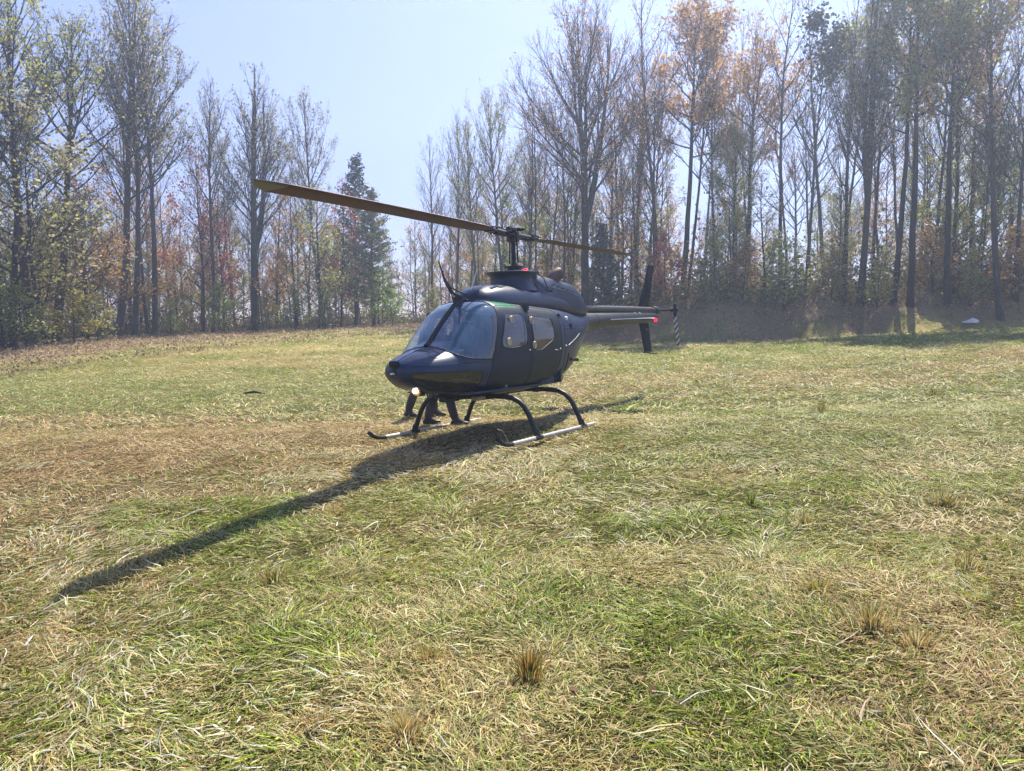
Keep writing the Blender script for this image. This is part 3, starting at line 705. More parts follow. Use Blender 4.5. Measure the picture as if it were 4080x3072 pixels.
for k in range(16): z = 1.08+.044*k; rivet(surf_y(1.11+(1.80-z)*(.30/.69), z))
for k in range(30): rivet(surf_y(-.62-.05*k, 1.56-.001*k))
for k in range(20): rivet(surf_y(-.55, .95+.04*k)); rivet(surf_y(-.95, 1.2+.028*k)); rivet(surf_y(-1.3, 1.25+.024*k))
for k in range(26): rivet(surf_top(-.45-.07*k, .42-.009*k)); rivet(surf_top(1.05-.055*k, .53))
rv.build('rivets', M_RIVET, heli)['kind'] = 'stuff'
# seams and fittings aft of the doors
b = MB(); b.tube([surf_y(x, 1.085-.02*(x-1.6)) for x in np.linspace(1.56, 2.60, 26)], .0035, 5, upv=(0, 1, 0)); b.build('nose_seam', M_SEAM, heli)
b = MB(); b.tube([surf_top(x, .0)+Vector((0, 0, .001)) for x in np.linspace(2.12, 2.62, 14)], .003, 5, upv=(0, 1, 0)); b.build('nose_seam', M_SEAM, heli)
b = MB(); b.tube([surf_y(x, .70+.0*x) for x in np.linspace(-.5, 1.6, 30)], .0035, 5, upv=(0, 1, 0)); b.build('belly_seam', M_SEAM, heli)
for xx in (-2.75, -3.9, -5.1):
    b = MB(); b.tube([surf_y(xx, z) for z in np.linspace(float(pchip(ST[:, 0], ST[:, 1], np.array([xx]))[0])-.004, float(pchip(ST[:, 0], ST[:, 2], np.array([xx]))[0])+.004, 14)], .004, 5, upv=(0, 1, 0)); b.build('boom_seam', M_SEAM, boom)
b = MB()
b.tube([surf_y(-.58, z) for z in np.linspace(1.80, .74, 22)], .004, 5, upv=(0, 1, 0))
b.tube([surf_y(x, 1.50) for x in np.linspace(-.58, -1.15, 10)], .003, 5, upv=(0, 1, 0))
b.build('panel_seam', M_SEAM, heli)
b = MB(); b.tube([surf_y(x, z) for x, z in zip(np.linspace(-.72, -1.35, 12), np.linspace(1.24, 1.42, 12)**1.0)], .006, 6, upv=(0, 1, 0)); b.build('access_panel_edge', M_RIVET, heli)
b = MB(); b.tube([surf_y(x, z) for x, z in zip([-.72]*8, np.linspace(.86, 1.12, 8))], .022, 6, upv=(0, 1, 0), flat=.4); b.build('cooling_slot', M_SEAM, heli)
def knob(name, x, z, r, mat, side=1, out=.02, parent=heli):
    b = MB(); p = surf_y(x, z, side); b.lathe([(r, -.004), (r, out*.5), (r*.6, out), (r*.2, out)], 14, p, Matrix.Rotation(R(-90*side), 3, 'X')); return b.build(name, mat, parent)
knob('fuel_cap', -.76, 1.655, .035, M_WHITE, out=.035); knob('fuel_port', -.86, 1.53, .055, M_SEAM, out=.01)
b = MB(); p = surf_y(-.86, 1.02); b.tube([p, p+Vector((-.28, -.02, -.02))], .03, 10); b.build('drain_vent', M_BLACK, heli)
b = MB(); pts = [surf_y(-.95, .74)+Vector((-.02+.04*math.cos(t), .02, -.02+.04*math.sin(t))) for t in np.linspace(0, 5.8, 14)]; b.tube(pts, .007, 6); b.build('tie_down_ring', M_DARK, heli)
knob('door_latch', -.38, 1.19, .014, M_SKID, parent=drl); knob('door_latch', .56, 1.20, .014, M_SKID, parent=dl); knob('door_latch', -.60, 1.23, .016, M_SKID)
b = MB(); p = surf_y(-.25, 1.18); b.box(p, (.09, .02, .012), bev=.003); b.build('door_handle', M_SKID, drl)
b = MB(); p = surf_y(1.02, .735); b.box(p, (.05, .008, .05)); b.build('placard', paint('grey_placard', (.2, .2, .2), .6), dl)
# round cream air vents in the side windows
for side, d1, d2 in ((1, dl, drl), (-1, dr, drr)):
    for x, z, par in ((.95, 1.63, d1), (1.08, 1.33, d1), (.43, 1.62, d2), (.42, 1.27, d2)):
        b = MB(); p = surf_y(x, z, side); rt_ = Matrix.Rotation(R(-90*side), 3, 'X')
        b.lathe([(.052, -.006), (.056, .012), (.048, .022), (.040, .012), (.036, .004)], 20, p, rt_, sx=.9); v = b.build('window_vent', M_CREAM, par)
# edge trim of the sliding pane
for side, d1 in ((1, dl), (-1, dr)):
    b = MB(); zs = np.linspace(1.28, 1.69, 8); b.tube([surf_y(.655-.02*(z-1.28)/.4, z, side)+Vector((0, side*.006, 0)) for z in zs], .012, 6, upv=(0, 1, 0), flat=.4); b.build('pane_edge', M_GLASS2, d1)
# wire cutter, brace and antennas
b = MB(); b.prism([(1.73, 2.43), (1.60, 2.20), (1.42, 2.02), (1.20, 1.955), (1.16, 1.90), (1.40, 1.87), (1.44, 1.93), (1.38, 1.97), (1.50, 2.02), (1.62, 2.16)], -.008, .008); b.build('wire_cutter', M_BLACK, heli)
b = MB(); b.tube([(1.50, 0, 2.09), (1.15, .20, 1.90)], .010, 8); b.tube([(1.50, 0, 2.09), (1.15, -.20, 1.90)], .010, 8); b.build('cutter_brace', M_BLACK, heli)
b = MB(); b.tube([(1.12, .02, 1.92), (1.08, .02, 1.98), (.86, .02, 2.37)], [.018, .008, .004], 8); b.box((1.12, .02, 1.925), (.07, .03, .03), bev=.008); b.build('whip_antenna', M_WHITE, heli)
b = MB(); b.prism([(2.04, .63), (1.90, .64), (1.92, .52), (1.99, .50)], -.01, .01); b.build('lower_wire_cutter', M_BLACK, heli)
# cabin interior
M_DIAL = paint('dial_face', (.2, .2, .2), .3)
b = MB(); b.box((.7, 0, .68), (2.2, 1.12, .02)); b.build('cabin_floor', M_INT, heli)
b = MB(); b.box((-.52, 0, 1.2), (.03, 1.15, 1.05)); b.build('aft_bulkhead', M_INT, heli)
b = MB(); b.prism([(1.95, .75), (2.0, 1.22), (1.72, 1.32), (1.64, 1.26), (1.60, .75)], -.11, .20); b.build('instrument_pedestal', M_BLACK, heli)
b = MB(); b.prism([(2.02, 1.20), (1.95, 1.30), (1.72, 1.36), (1.70, 1.10), (1.95, 1.10)], -.30, .24); ip = b.build('instrument_panel', M_BLACK, heli)
b = MB()
for k in range(5):
    for j in range(2): b = MB(); b.lathe([(.032, 0), (.032, .006), (.026, .008)], 14, (1.703, -.24+.11*k, 1.30-.09*j), Matrix.Rotation(R(-90), 3, 'Y')); b.build('dial', M_DIAL, ip)
def seat(y, x, wd=.46):
    b = MB(); b.box((x, y, .93), (.48, wd, .12), bev=.03); b.box((x-.25, y, 1.22), (.11, wd, .58), Matrix.Rotation(R(-9), 3, 'Y'), bev=.04); b.box((x, y, .78), (.42, wd*.9, .2), bev=.01)
    b.box((x-.31, y, 1.58), (.08, wd*.5, .15), Matrix.Rotation(R(-9), 3, 'Y'), bev=.03); b.build('cabin_seat', M_GREY, heli)
seat(-.31, .85); seat(.31, .85); seat(-.3, -.18, .5); seat(.3, -.18, .5)
b = MB(); b.box((.42, 0, 1.38), (.05, 1.1, .06)); b.box((.42, 0, 1.80), (.05, 1.15, .08)); b.box((.42, 0, 1.25), (.07, .10, 1.0)); b.build('roll_bar', M_INT, heli)
# ------------------------------------------------------------------ people
M_SKINC = paint('skin', (.38, .21, .14), .5, var=.08, scale=12)
M_HAIR = paint('dark_hair', (.02, .014, .01), .6)
M_SHOE = paint('dark_shoe', (.02, .017, .015), .5)
M_HELM = paint('green_helmet', (.05, .12, .05), .3)
def person(label, joints, clothes, loc, rz, parts='standing', helmet=False, parent_m=None):
    """joints: name -> (x, y, z); +x is where the person faces"""
    J = joints; order = []; verts = []; edges = []; rad = []
    def add(nm, r): verts.append(Vector(J[nm])); rad.append(r); order.append(nm); return len(verts)-1
    ix = {}
    def chain(names, radii, root=None):
        prev = ix[root] if root else None
        for nm, r in zip(names, radii):
            ix[nm] = add(nm, r)
            if prev is not None: edges.append((prev, ix[nm]))
            prev = ix[nm]
    chain(['pelvis', 'waist', 'chest', 'upchest', 'neck', 'jaw', 'head', 'crown'], [(.15, .12), (.135, .105), (.165, .12), (.15, .10), (.055, .058), (.062, .075), (.078, .092), (.055, .068)])
    for s in ('l', 'r'):
        chain([f'{s}hip', f'{s}knee', f'{s}shin', f'{s}ankle', f'{s}toe'], [(.098, .105), (.080, .084), (.078, .080), (.072, .074), (.035, .045)], 'pelvis')
        chain([f'{s}shoulder', f'{s}elbow', f'{s}wrist', f'{s}palm'], [(.072, .075), (.050, .052), (.032, .036), (.018, .038)], 'upchest')
        w_, p_ = Vector(J[f'{s}wrist']), Vector(J[f'{s}palm']); d = (p_-w_).normalized()
        side = d.cross(Vector((0, 0, 1))); side = side.normalized() if side.length > .05 else Vector((1, 0, 0))
        curl = d.cross(side)
        for k, (off, ln) in enumerate(((-.030, .068), (-.010, .078), (.010, .074), (.030, .060))):
            b_ = p_+side*off+d*.02; nm = f'{s}f{k}'
            J[nm+'a'] = b_; J[nm+'b'] = b_+d*ln*.5+curl*.006; J[nm+'c'] = b_+d*ln*.85+curl*.028
            chain([nm+'a', nm+'b', nm+'c'], [(.0095, .0095), (.009, .009), (.0075, .0075)], f'{s}palm')
        J[f'{s}t1'] = w_+d*.03+side*.034; J[f'{s}t2'] = w_+d*.075+side*.055+curl*.01
        chain([f'{s}t1', f'{s}t2'], [(.012, .012), (.009, .009)], f'{s}wrist')
    me = bpy.data.meshes.new('person'); me.from_pydata([tuple(v) for v in verts], edges, [])
    o = bpy.data.objects.new('tmp', me); COL.objects.link(o)
    md = o.modifiers.new('skin', 'SKIN'); sv = me.skin_vertices[0].data
    for i, r in enumerate(rad): sv[i].radius = r
    sv[0].use_root = True
    sb = o.modifiers.new('sub', 'SUBSURF'); sb.levels = 2; sb.render_levels = 2
    dg = bpy.context.evaluated_depsgraph_get(); me2 = bpy.data.meshes.new_from_object(o.evaluated_get(dg))
    bpy.data.objects.remove(o); me2.name = 'person'
    me2.materials.clear()
    for m in (clothes[0], clothes[1], M_SKINC): me2.materials.append(m)
    nk = J['neck'][2]; pz = J['pelvis'][2]+.02; hands = [Vector(J['lpalm']), Vector(J['rpalm'])]
    for p in me2.polygons:
        c = p.center; p.use_smooth = True
        leg = c.z < pz and all((c-Vector(J[k])).length > .16 for k in ('lelbow', 'relbow', 'lwrist', 'rwrist'))
        p.material_index = 2 if (c.z > nk+.015 and (c-Vector(J['head'])).length < .22 or min((c-h).length for h in hands) < .125) else (0 if leg else 1)
    po = link('person', me2); po.location = loc; po.rotation_euler = (0, 0, rz)
    tag(po, label, 'person')
    hd = Vector(J['head']); f = (Vector((1, 0, 0))+Vector((0, 0, J.get('tilt', 0)))).normalized()
    # nose, eyes, ears, hair
    b = MB(); b.tube([hd+f*.085+Vector((0, 0, .02)), hd+f*.108+Vector((0, 0, -.018)), hd+f*.088+Vector((0, 0, -.028))], [.008, .015, .010], 8); b.build('nose', M_SKINC, po)
    b = MB()
    for s in (1, -1): b.lathe([(.004, -.008), (.012, 0), (.004, .008)], 10, hd+f*.083+Vector((0, s*.031, .018)))
    b.build('eyes', M_HAIR, po)
    b = MB(); b.box(hd+f*.086+Vector((0, 0, -.055)), (.012, .045, .010), bev=.003); b.build('mouth', paint('lips', (.28, .10, .08), .5), po)
    b = MB()
    for s in (1, -1): b.lathe([(.008, -.03), (.018, -.01), (.022, .015), (.010, .03)], 10, hd+Vector((0, s*.082, .0)), sx=1, sy=.4)
    b.build('ears', M_SKINC, po)
    b = MB(); k = 1.13 if helmet else 1.03
    b.lathe([(.095*k, -.02), (.104*k, .02), (.100*k, .06), (.078*k, .10), (.04*k, .122), (.004, .128)], 20, hd+Vector((-.018, 0, .0)), sx=1.05, sy=.86)
    b.build('helmet' if helmet else 'hair', M_HELM if helmet else M_HAIR, po)
    for s in ('l', 'r'):
        a, t = Vector(J[f'{s}ankle']), Vector(J[f'{s}toe']); d = (t-a); d.z = 0; d.normalize(); gz_ = t.z-.035
        b = MB(); q = Vector((a.x, a.y, gz_+.045))
        b.tube([q-d*.07, q-d*.03, q+d*.06, q+d*.13, q+d*.19, q+d*.215], [.038, .046, .046, .046, .038, .018], 12, flat=.85, upv=(0, 0, 1))
        b.tube([q+Vector((0, 0, -.01)), q+Vector((0, 0, .07))], [.05, .052], 12)
        b.build('shoe', M_SHOE, po)
    return po
def stand(rf, lf, hip=(0, 0), lean=.0, arms=(((.12, .30, 1.18), (.34, .26, 1.22)), ((.10, -.30, 1.18), (.34, -.24, 1.20))), h=1.0, headfwd=.0):
    hx, hy = hip; L = lambda z: hx+lean*max(0, z-.95)
    J = dict(pelvis=(hx, hy, .96), waist=(L(1.12), hy, 1.12), chest=(L(1.28), hy, 1.28), upchest=(L(1.43), hy, 1.43), neck=(L(1.53), hy, 1.53),
             jaw=(L(1.6)+.02+headfwd, hy, 1.60), head=(L(1.68)+.02+headfwd, hy, 1.68), crown=(L(1.75)+.015+headfwd, hy, 1.75))
    for s, q, ft in (('l', 1, lf), ('r', -1, rf)):
        J[s+'hip'] = (hx, hy+q*.09, .88); fxp, fyp = ft
        kx, ky = (hx+fxp)/2+.03, (hy+q*.09+fyp)/2
        J[s+'knee'] = (kx, ky, .50); J[s+'shin'] = ((kx+fxp)/2-.01, (ky+fyp)/2, .30); J[s+'ankle'] = (fxp, fyp, .10); J[s+'toe'] = (fxp+.15, fyp+q*.02, .04)
        J[s+'shoulder'] = (L(1.44), hy+q*.185, 1.43)
        el, wr = arms[0 if q > 0 else 1]
        J[s+'elbow'] = (el[0]+hx, el[1]+hy, el[2]); J[s+'wrist'] = (wr[0]+hx, wr[1]+hy, wr[2])
        d = (Vector(J[s+'wrist'])-Vector(J[s+'elbow'])).normalized(); J[s+'palm'] = tuple(Vector(J[s+'wrist'])+d*.075)
    return {k: tuple(c*h for c in v) for k, v in J.items()}
M_TROU = paint('charcoal_trousers', (.045, .040, .052), .8, var=.2, scale=6)
M_TROU2 = paint('dark_green_trousers', (.040, .042, .036), .85, var=.2, scale=6)
M_JACK = paint('navy_jacket', (.012, .018, .035), .8)
M_JACK2 = paint('black_jacket', (.012, .012, .014), .8)
x0, y0 = -1.15, 12.10
person('person in charcoal trousers striding past the far skid, upper body behind the cabin', stand((.27, -.06), (-.20, .06), (0, 0), .10), (M_TROU, M_JACK), (x0, y0, tz(x0, y0)), R(-4))
x0, y0 = -1.60, 13.62
person('person in dark clothes beyond the nose, taller one seen at the windshield edge', stand((-.17, -.17), (.20, .10), (.05, 0), .22, h=1.03), (M_TROU2, M_JACK2), (x0, y0, tz(x0, y0)), R(-25))
# pilot in the right-hand seat
Jp = dict(pelvis=(0, 0, .12), waist=(-.03, 0, .27), chest=(-.05, 0, .42), upchest=(-.05, 0, .56), neck=(-.03, 0, .65), jaw=(-.0, 0, .71), head=(.01, 0, .79), crown=(.01, 0, .86))
for s, q in (('l', 1), ('r', -1)):
    Jp[s+'hip'] = (.05, q*.10, .10); Jp[s+'knee'] = (.46, q*.14, .14); Jp[s+'shin'] = (.54, q*.14, -.02); Jp[s+'ankle'] = (.60, q*.12, -.20); Jp[s+'toe'] = (.74, q*.12, -.23)
    Jp[s+'shoulder'] = (-.05, q*.185, .55); Jp[s+'elbow'] = (.08, q*.27, .30)
    Jp[s+'wrist'] = (.30, q*.16, .24); Jp[s+'palm'] = (.37, q*.13, .23)
pl = person('person in a green helmet sitting at the controls behind the windshield', Jp, (M_TROU2, paint('olive_flight_suit', (.05, .06, .035), .8)), (0, 0, 0), 0, helmet=True)
pl.matrix_world = heli.matrix_basis @ Matrix.Translation((.80, -.31, .96))
# ------------------------------------------------------------------ trees
def bark(name, c, v=.35):
    m, nt, b = new_mat(name); tc = nt.nodes.new('ShaderNodeTexCoord'); mp = nt.nodes.new('ShaderNodeMapping'); mp.inputs['Scale'].default_value = (1, 1, .12)
    nt.links.new(tc.outputs['Object'], mp.inputs[0]); n = noise_node(nt, 9, 6, vec=mp.outputs[0], rough=.7)
    n2 = noise_node(nt, .8, 3)
    r = ramp(nt, n.outputs[0], [(.3, tuple(k*(1-v) for k in c)), (.7, tuple(k*(1+v) for k in c))])
    r2 = ramp(nt, n2.outputs[0], [(.35, (.75, .8, .72)), (.65, (1.2, 1.15, 1.1))])
    mx = nt.nodes.new('ShaderNodeMix'); mx.data_type = 'RGBA'; mx.blend_type = 'MULTIPLY'; mx.inputs[0].default_value = 1
    nt.links.new(r.outputs[0], mx.inputs[6]); nt.links.new(r2.outputs[0], mx.inputs[7]); nt.links.new(mx.outputs[2], b.inputs['Base Color'])
    b.inputs['Roughness'].default_value = .9; b.inputs['Specular IOR Level'].default_value = .2
    bp = nt.nodes.new('ShaderNodeBump'); bp.inputs['Strength'].default_value = .6; bp.inputs['Distance'].default_value = .05
    nt.links.new(n.outputs[0], bp.inputs['Height']); nt.links.new(bp.outputs[0], b.inputs['Normal']); return m
def leafmat(name, cols, transl=.6):
    m, nt, b = new_mat(name); g = nt.nodes.new('ShaderNodeNewGeometry'); oi = nt.nodes.new('ShaderNodeObjectInfo')
    n = noise_node(nt, .5, 3, 'World')
    ad = nt.nodes.new('ShaderNodeMath'); ad.operation = 'MULTIPLY_ADD'; ad.inputs[1].default_value = .45
    nt.links.new(g.outputs['Random Per Island'], ad.inputs[0])
    mu = nt.nodes.new('ShaderNodeMath'); mu.operation = 'MULTIPLY_ADD'; mu.inputs[1].default_value = 1.1; mu.inputs[2].default_value = -.28
    nt.links.new(n.outputs[0], mu.inputs[0]); nt.links.new(mu.outputs[0], ad.inputs[2])
    k = len(cols); r = ramp(nt, ad.outputs[0], [(i/(k-1)*.9+.05, c) for i, c in enumerate(cols)])
    nt.links.new(r.outputs[0], b.inputs['Base Color']); b.inputs['Roughness'].default_value = .45; b.inputs['Specular IOR Level'].default_value = .45
    tl = nt.nodes.new('ShaderNodeBsdfTranslucent'); nt.links.new(r.outputs[0], tl.inputs[0])
    ms = nt.nodes.new('ShaderNodeMixShader'); ms.inputs[0].default_value = transl
    nt.links.new(b.outputs[0], ms.inputs[1]); nt.links.new(tl.outputs[0], ms.inputs[2]); nt.links.new(ms.outputs[0], nt.nodes['Material Output'].inputs[0]); return m
BK_GREY = bark('grey_bark', (.080, .068, .058)); BK_DARK = bark('dark_bark', (.045, .035, .030)); BK_BROWN = bark('brown_bark', (.085, .055, .040))
LF = dict(
 olive=leafmat('olive_leaves', [(.14, .17, .035), (.27, .30, .07), (.42, .42, .12), (.52, .38, .13)]),
 green=leafmat('green_leaves', [(.08, .13, .025), (.15, .22, .04), (.28, .32, .07), (.46, .44, .12)]),
 brown=leafmat('brown_leaves', [(.22, .13, .05), (.42, .24, .08), (.58, .34, .11), (.42, .34, .09)]),
 rust=leafmat('rust_leaves', [(.22, .09, .045), (.38, .18, .075), (.48, .28, .12), (.32, .24, .09)]),
 red=leafmat('red_leaves', [(.20, .06, .045), (.40, .10, .07), (.44, .18, .10), (.24, .15, .08)]),
 yellow=leafmat('yellow_leaves', [(.30, .25, .03), (.45, .35, .04), (.20, .22, .04), (.40, .24, .04)]),
 bright=leafmat('bright_green_leaves', [(.10, .18, .02), (.18, .30, .03), (.30, .38, .06), (.12, .20, .03)]),
 pale=leafmat('pale_leaves', [(.28, .25, .12), (.44, .40, .22), (.20, .20, .07), (.40, .30, .14)]),
 warm=leafmat('warm_needles', [(.06, .085, .025), (.12, .15, .04), (.20, .21, .06), (.28, .26, .09)], .35),
 pine=leafmat('pine_needles', [(.016, .034, .016), (.028, .055, .022), (.05, .075, .03), (.07, .08, .03)], .2))

class Tree:
    """grows one tree of height 1 unit = H metres: wood tubes and leaf blades as arrays"""
    def __init__(s, seed): s.r = random.Random(seed); s.tv = []; s.tf = []; s.cv = []; s.cf = []; s.lv = []; s.lf = []
    def tube(s, pts, rad, n, to):
        V, Fc = (s.tv, s.tf) if to == 't' else (s.cv, s.cf); b = len(V)
        u = Vector((.3, .9, .1))
        for i, p in enumerate(pts):
            t = pts[min(i+1, len(pts)-1)]-pts[max(i-1, 0)]
            a = t.cross(u); a = a.normalized() if a.length > 1e-6 else Vector((1, 0, 0)); c = t.cross(a).normalized()
            for k in range(n):
                an = 6.2832*k/n; V.append(tuple(p+a*(rad[i]*math.cos(an))+c*(rad[i]*math.sin(an))))
        for i in range(len(pts)-1):
            for k in range(n): Fc.append((b+i*n+k, b+i*n+(k+1) % n, b+(i+1)*n+(k+1) % n, b+(i+1)*n+k))
    def leaf(s, p, sz):
        r = s.r; b = len(s.lv); a = Vector((r.gauss(0, 1), r.gauss(0, 1), r.gauss(0, .8)-.5)).normalized(); c = a.orthogonal().normalized()
        c.rotate(Quaternion(a, r.uniform(0, 6.28))); sz *= r.uniform(.6, 1.35)
        s.lv += [tuple(p), tuple(p+a*sz*.5+c*sz*.36), tuple(p+a*sz), tuple(p+a*sz*.5-c*sz*.36)]; s.lf.append((b, b+1, b+2, b+3))
    def grow(s, p, d, ln, r0, lvl, P):
        """branch from p along d"""
        r = s.r; n = {1: 7, 2: 4, 3: 3}[lvl]; pts = [p]; rad = [r0]; q = p.copy(); dd = d.copy()
        for i in range(n):
            dd = (dd+Vector((r.gauss(0, 1), r.gauss(0, 1), r.gauss(0, 1)))*P['wob']*(1 if lvl > 1 else .6)+Vector((0, 0, P['rise'][lvl-1]))/n).normalized()
            q = q+dd*(ln/n); pts.append(q.copy()); rad.append(max(P['tw'], r0*(1-.88*(i+1)/n)))
        s.tube(pts, rad, {1: 6, 2: 4, 3: 3}[lvl], 't' if lvl == 1 else 'c')
        def at(t):
            k = min(n-1, int(t*n)); f = t*n-k; return pts[k].lerp(pts[k+1], f), (pts[k+1]-pts[k]).normalized(), rad[k]*(1-f)+rad[k+1]*f
        if lvl < 3:
            m = max(2, int(ln*P['den'][lvl-1]))
            for i in range(m):
                t = r.uniform(.18 if lvl == 1 else .12, 1.0); pp, dp, rr = at(t)
                ax = dp.orthogonal().normalized(); ax.rotate(Quaternion(dp, r.uniform(0, 6.28)))
                nd = (dp*math.cos(P['spr'])+ax*math.sin(P['spr'])*r.uniform(.6, 1.2)).normalized()
                L = ln*P['sub'][lvl-1]*(1-.55*t)*r.uniform(.6, 1.25)
                s.grow(pp, nd, max(L, .35), min(rr*.7, P['tw']*(3.2 if lvl == 1 else 1.5)), lvl+1, P)
        if lvl >= 2 and P['leaf'] > 0:
            hz = q.z/P['H']; dens = P['leaf']*(1 if P.get('hmin', 0) < hz else .15)*(.35+1.3*vn3(q*P.get('clump', .45), P['seed']))
            k = int(dens*ln+r.random())
            for i in range(k):
                pp, dp, _ = at(r.uniform(.25, 1)); j = P.get('jit', .12); s.leaf(pp+Vector((r.gauss(0, j), r.gauss(0, j), r.gauss(0, j))), P['ls'])
def vn3(p, s):
    v = float(vnoise(np.array([p.x+p.z*.7]), np.array([p.y-p.z*.6]), s)[0]); return max(0, (v-.32)*2.0)
def prototype(seed, H, r0, cb, n1, env, a0, a1, P, stems=1, fork=None, lean=.0, vine=0):
    T = Tree(seed); r = T.r; P = dict(P); P['H'] = H; P['seed'] = seed
    for sidx in range(stems):
        n = 22; q = Vector((0, 0, -.4)); pts = [q.copy()]; rr0 = r0*(1 if sidx == 0 else .72); rad = [rr0*1.35]
        st_dir = Vector((0, 0, 1))
        z0 = 0; hh = H*(1 if sidx == 0 else r.uniform(.82, .97))
        if sidx:
            base = main[int(fork*n)]; q = base.copy(); pts = [q.copy()]; rad = [r0*.72]; z0 = q.z; an = sidx*2.4+seed
            st_dir = Vector((math.cos(an)*.42, math.sin(an)*.42, 1)).normalized()
        dx, dy = r.gauss(0, .03)+lean, r.gauss(0, .03); ph = r.uniform(0, 6)
        for i in range(n):
            t = (i+1)/n; st_dir = (st_dir*.9+Vector((dx+.05*math.sin(t*5+ph)+r.gauss(0, .022), dy+.05*math.cos(t*4+ph)+r.gauss(0, .022), 1))*.1).normalized() if sidx else Vector((dx+.045*math.sin(t*5+ph)+r.gauss(0, .02), dy+.045*math.cos(t*4+ph)+r.gauss(0, .02), 1)).normalized()
            q = q+st_dir*((hh-z0+.4)/n/max(.6, st_dir.z)); pts.append(q.copy()); rad.append(max(P['tw'], (rr0)*(1-t*.93)**.85 if t > .03 else rr0*1.12))
        if sidx == 0: main = pts
        T.tube(pts, rad, 8, 't')
        for i in range(n1 if sidx == 0 else n1*2//3):
            lo = cb if sidx == 0 else .12
            t = lo+(1-lo)*((i+r.random())/n1 if sidx == 0 else (i+r.random())/(n1*2/3)); t = min(t, .985)
            k = min(n-1, int(t*n)); f = t*n-k; p = pts[k].lerp(pts[k+1], f)
            u = (t-lo)/(1-lo); e = env(u if sidx == 0 else .3+.7*u)*H; inc = a0+(a1-a0)*u; az = i*2.4+r.uniform(-.6, .6)
            d = Vector((math.cos(az)*math.sin(inc), math.sin(az)*math.sin(inc), math.cos(inc)))
            T.grow(p, d, e*r.uniform(.7, 1.2), min(rad[k]*.6, .010+e*.0115), 1, P)
    for i in range(vine):                                   # leaves of a creeper up the trunk
        t = r.uniform(.02, cb+.25); k = min(n-1, int(t*n)); p = main[k].lerp(main[k+1], t*n-k); a = r.uniform(0, 6.28); rr = abs(r.gauss(.3, .3))
        T.leaf(p+Vector((math.cos(a)*rr, math.sin(a)*rr, 0)), .17)
    tm = bpy.data.meshes.new('trunk'); tm.from_pydata(T.tv, [], T.tf); tm.polygons.foreach_set('use_smooth', [True]*len(T.tf)); tm.materials.append(BK_GREY)
    cm = bpy.data.meshes.new('crown'); b = len(T.cv); cm.from_pydata(T.cv+T.lv, [], T.cf+[tuple(b+i for i in f) for f in T.lf])
    cm.materials.append(BK_GREY); cm.materials.append(LF['olive']); cm.polygons.foreach_set('material_index', [0]*len(T.cf)+[1]*len(T.lf))
    tm.update(); cm.update(); return tm, cm, H
def pine_proto(seed, H, r0, cb):
    T = Tree(seed); r = T.r; n = 16; pts = [Vector((0, 0, -.3))]; rad = [r0*1.2]
    for i in range(n): pts.append(Vector((r.gauss(0, .05), r.gauss(0, .05), H*(i+1)/n))); rad.append(max(.02, r0*(1-(i+1)/n)))
    T.tube(pts, rad, 8, 't'); nb = 74
    for i in range(nb):
        t = cb+(1-cb)*(i/nb)**.9; z = H*t; L = H*.21*(1-((t-cb)/(1-cb)))**.75*r.uniform(.55, 1.2)+.4; az = i*2.4+r.uniform(-.5, .5); inc = R(82)-R(38)*((t-cb)/(1-cb))
        d = Vector((math.cos(az)*math.sin(inc), math.sin(az)*math.sin(inc), math.cos(inc))); p = Vector((0, 0, z)); q = [p]; rd = [.045]
        for k in range(4): d = (d+Vector((0, 0, .05))).normalized(); p = p+d*L/4; q.append(p.copy()); rd.append(.04*(1-.22*(k+1)))
        T.tube(q, rd, 4, 'c')
        for k in range(int(L*62)):
            u = r.uniform(.22, 1); j = min(3, int(u*4)); c = q[j].lerp(q[j+1], u*4-j); c = c+Vector((r.gauss(0, .16*L*.4+.07), r.gauss(0, .16*L*.4+.07), r.gauss(.06, .08)))
            T.leaf(c, .21)
    tm = bpy.data.meshes.new('trunk'); tm.from_pydata(T.tv, [], T.tf); tm.materials.append(BK_DARK); tm.polygons.foreach_set('use_smooth', [True]*len(T.tf))
    cm = bpy.data.meshes.new('crown'); b = len(T.cv); cm.from_pydata(T.cv+T.lv, [], T.cf+[tuple(b+i for i in f) for f in T.lf])
    cm.materials.append(BK_DARK); cm.materials.append(LF['pine']); cm.polygons.foreach_set('material_index', [0]*len(T.cf)+[1]*len(T.lf)); tm.update(); cm.update(); return tm, cm, H
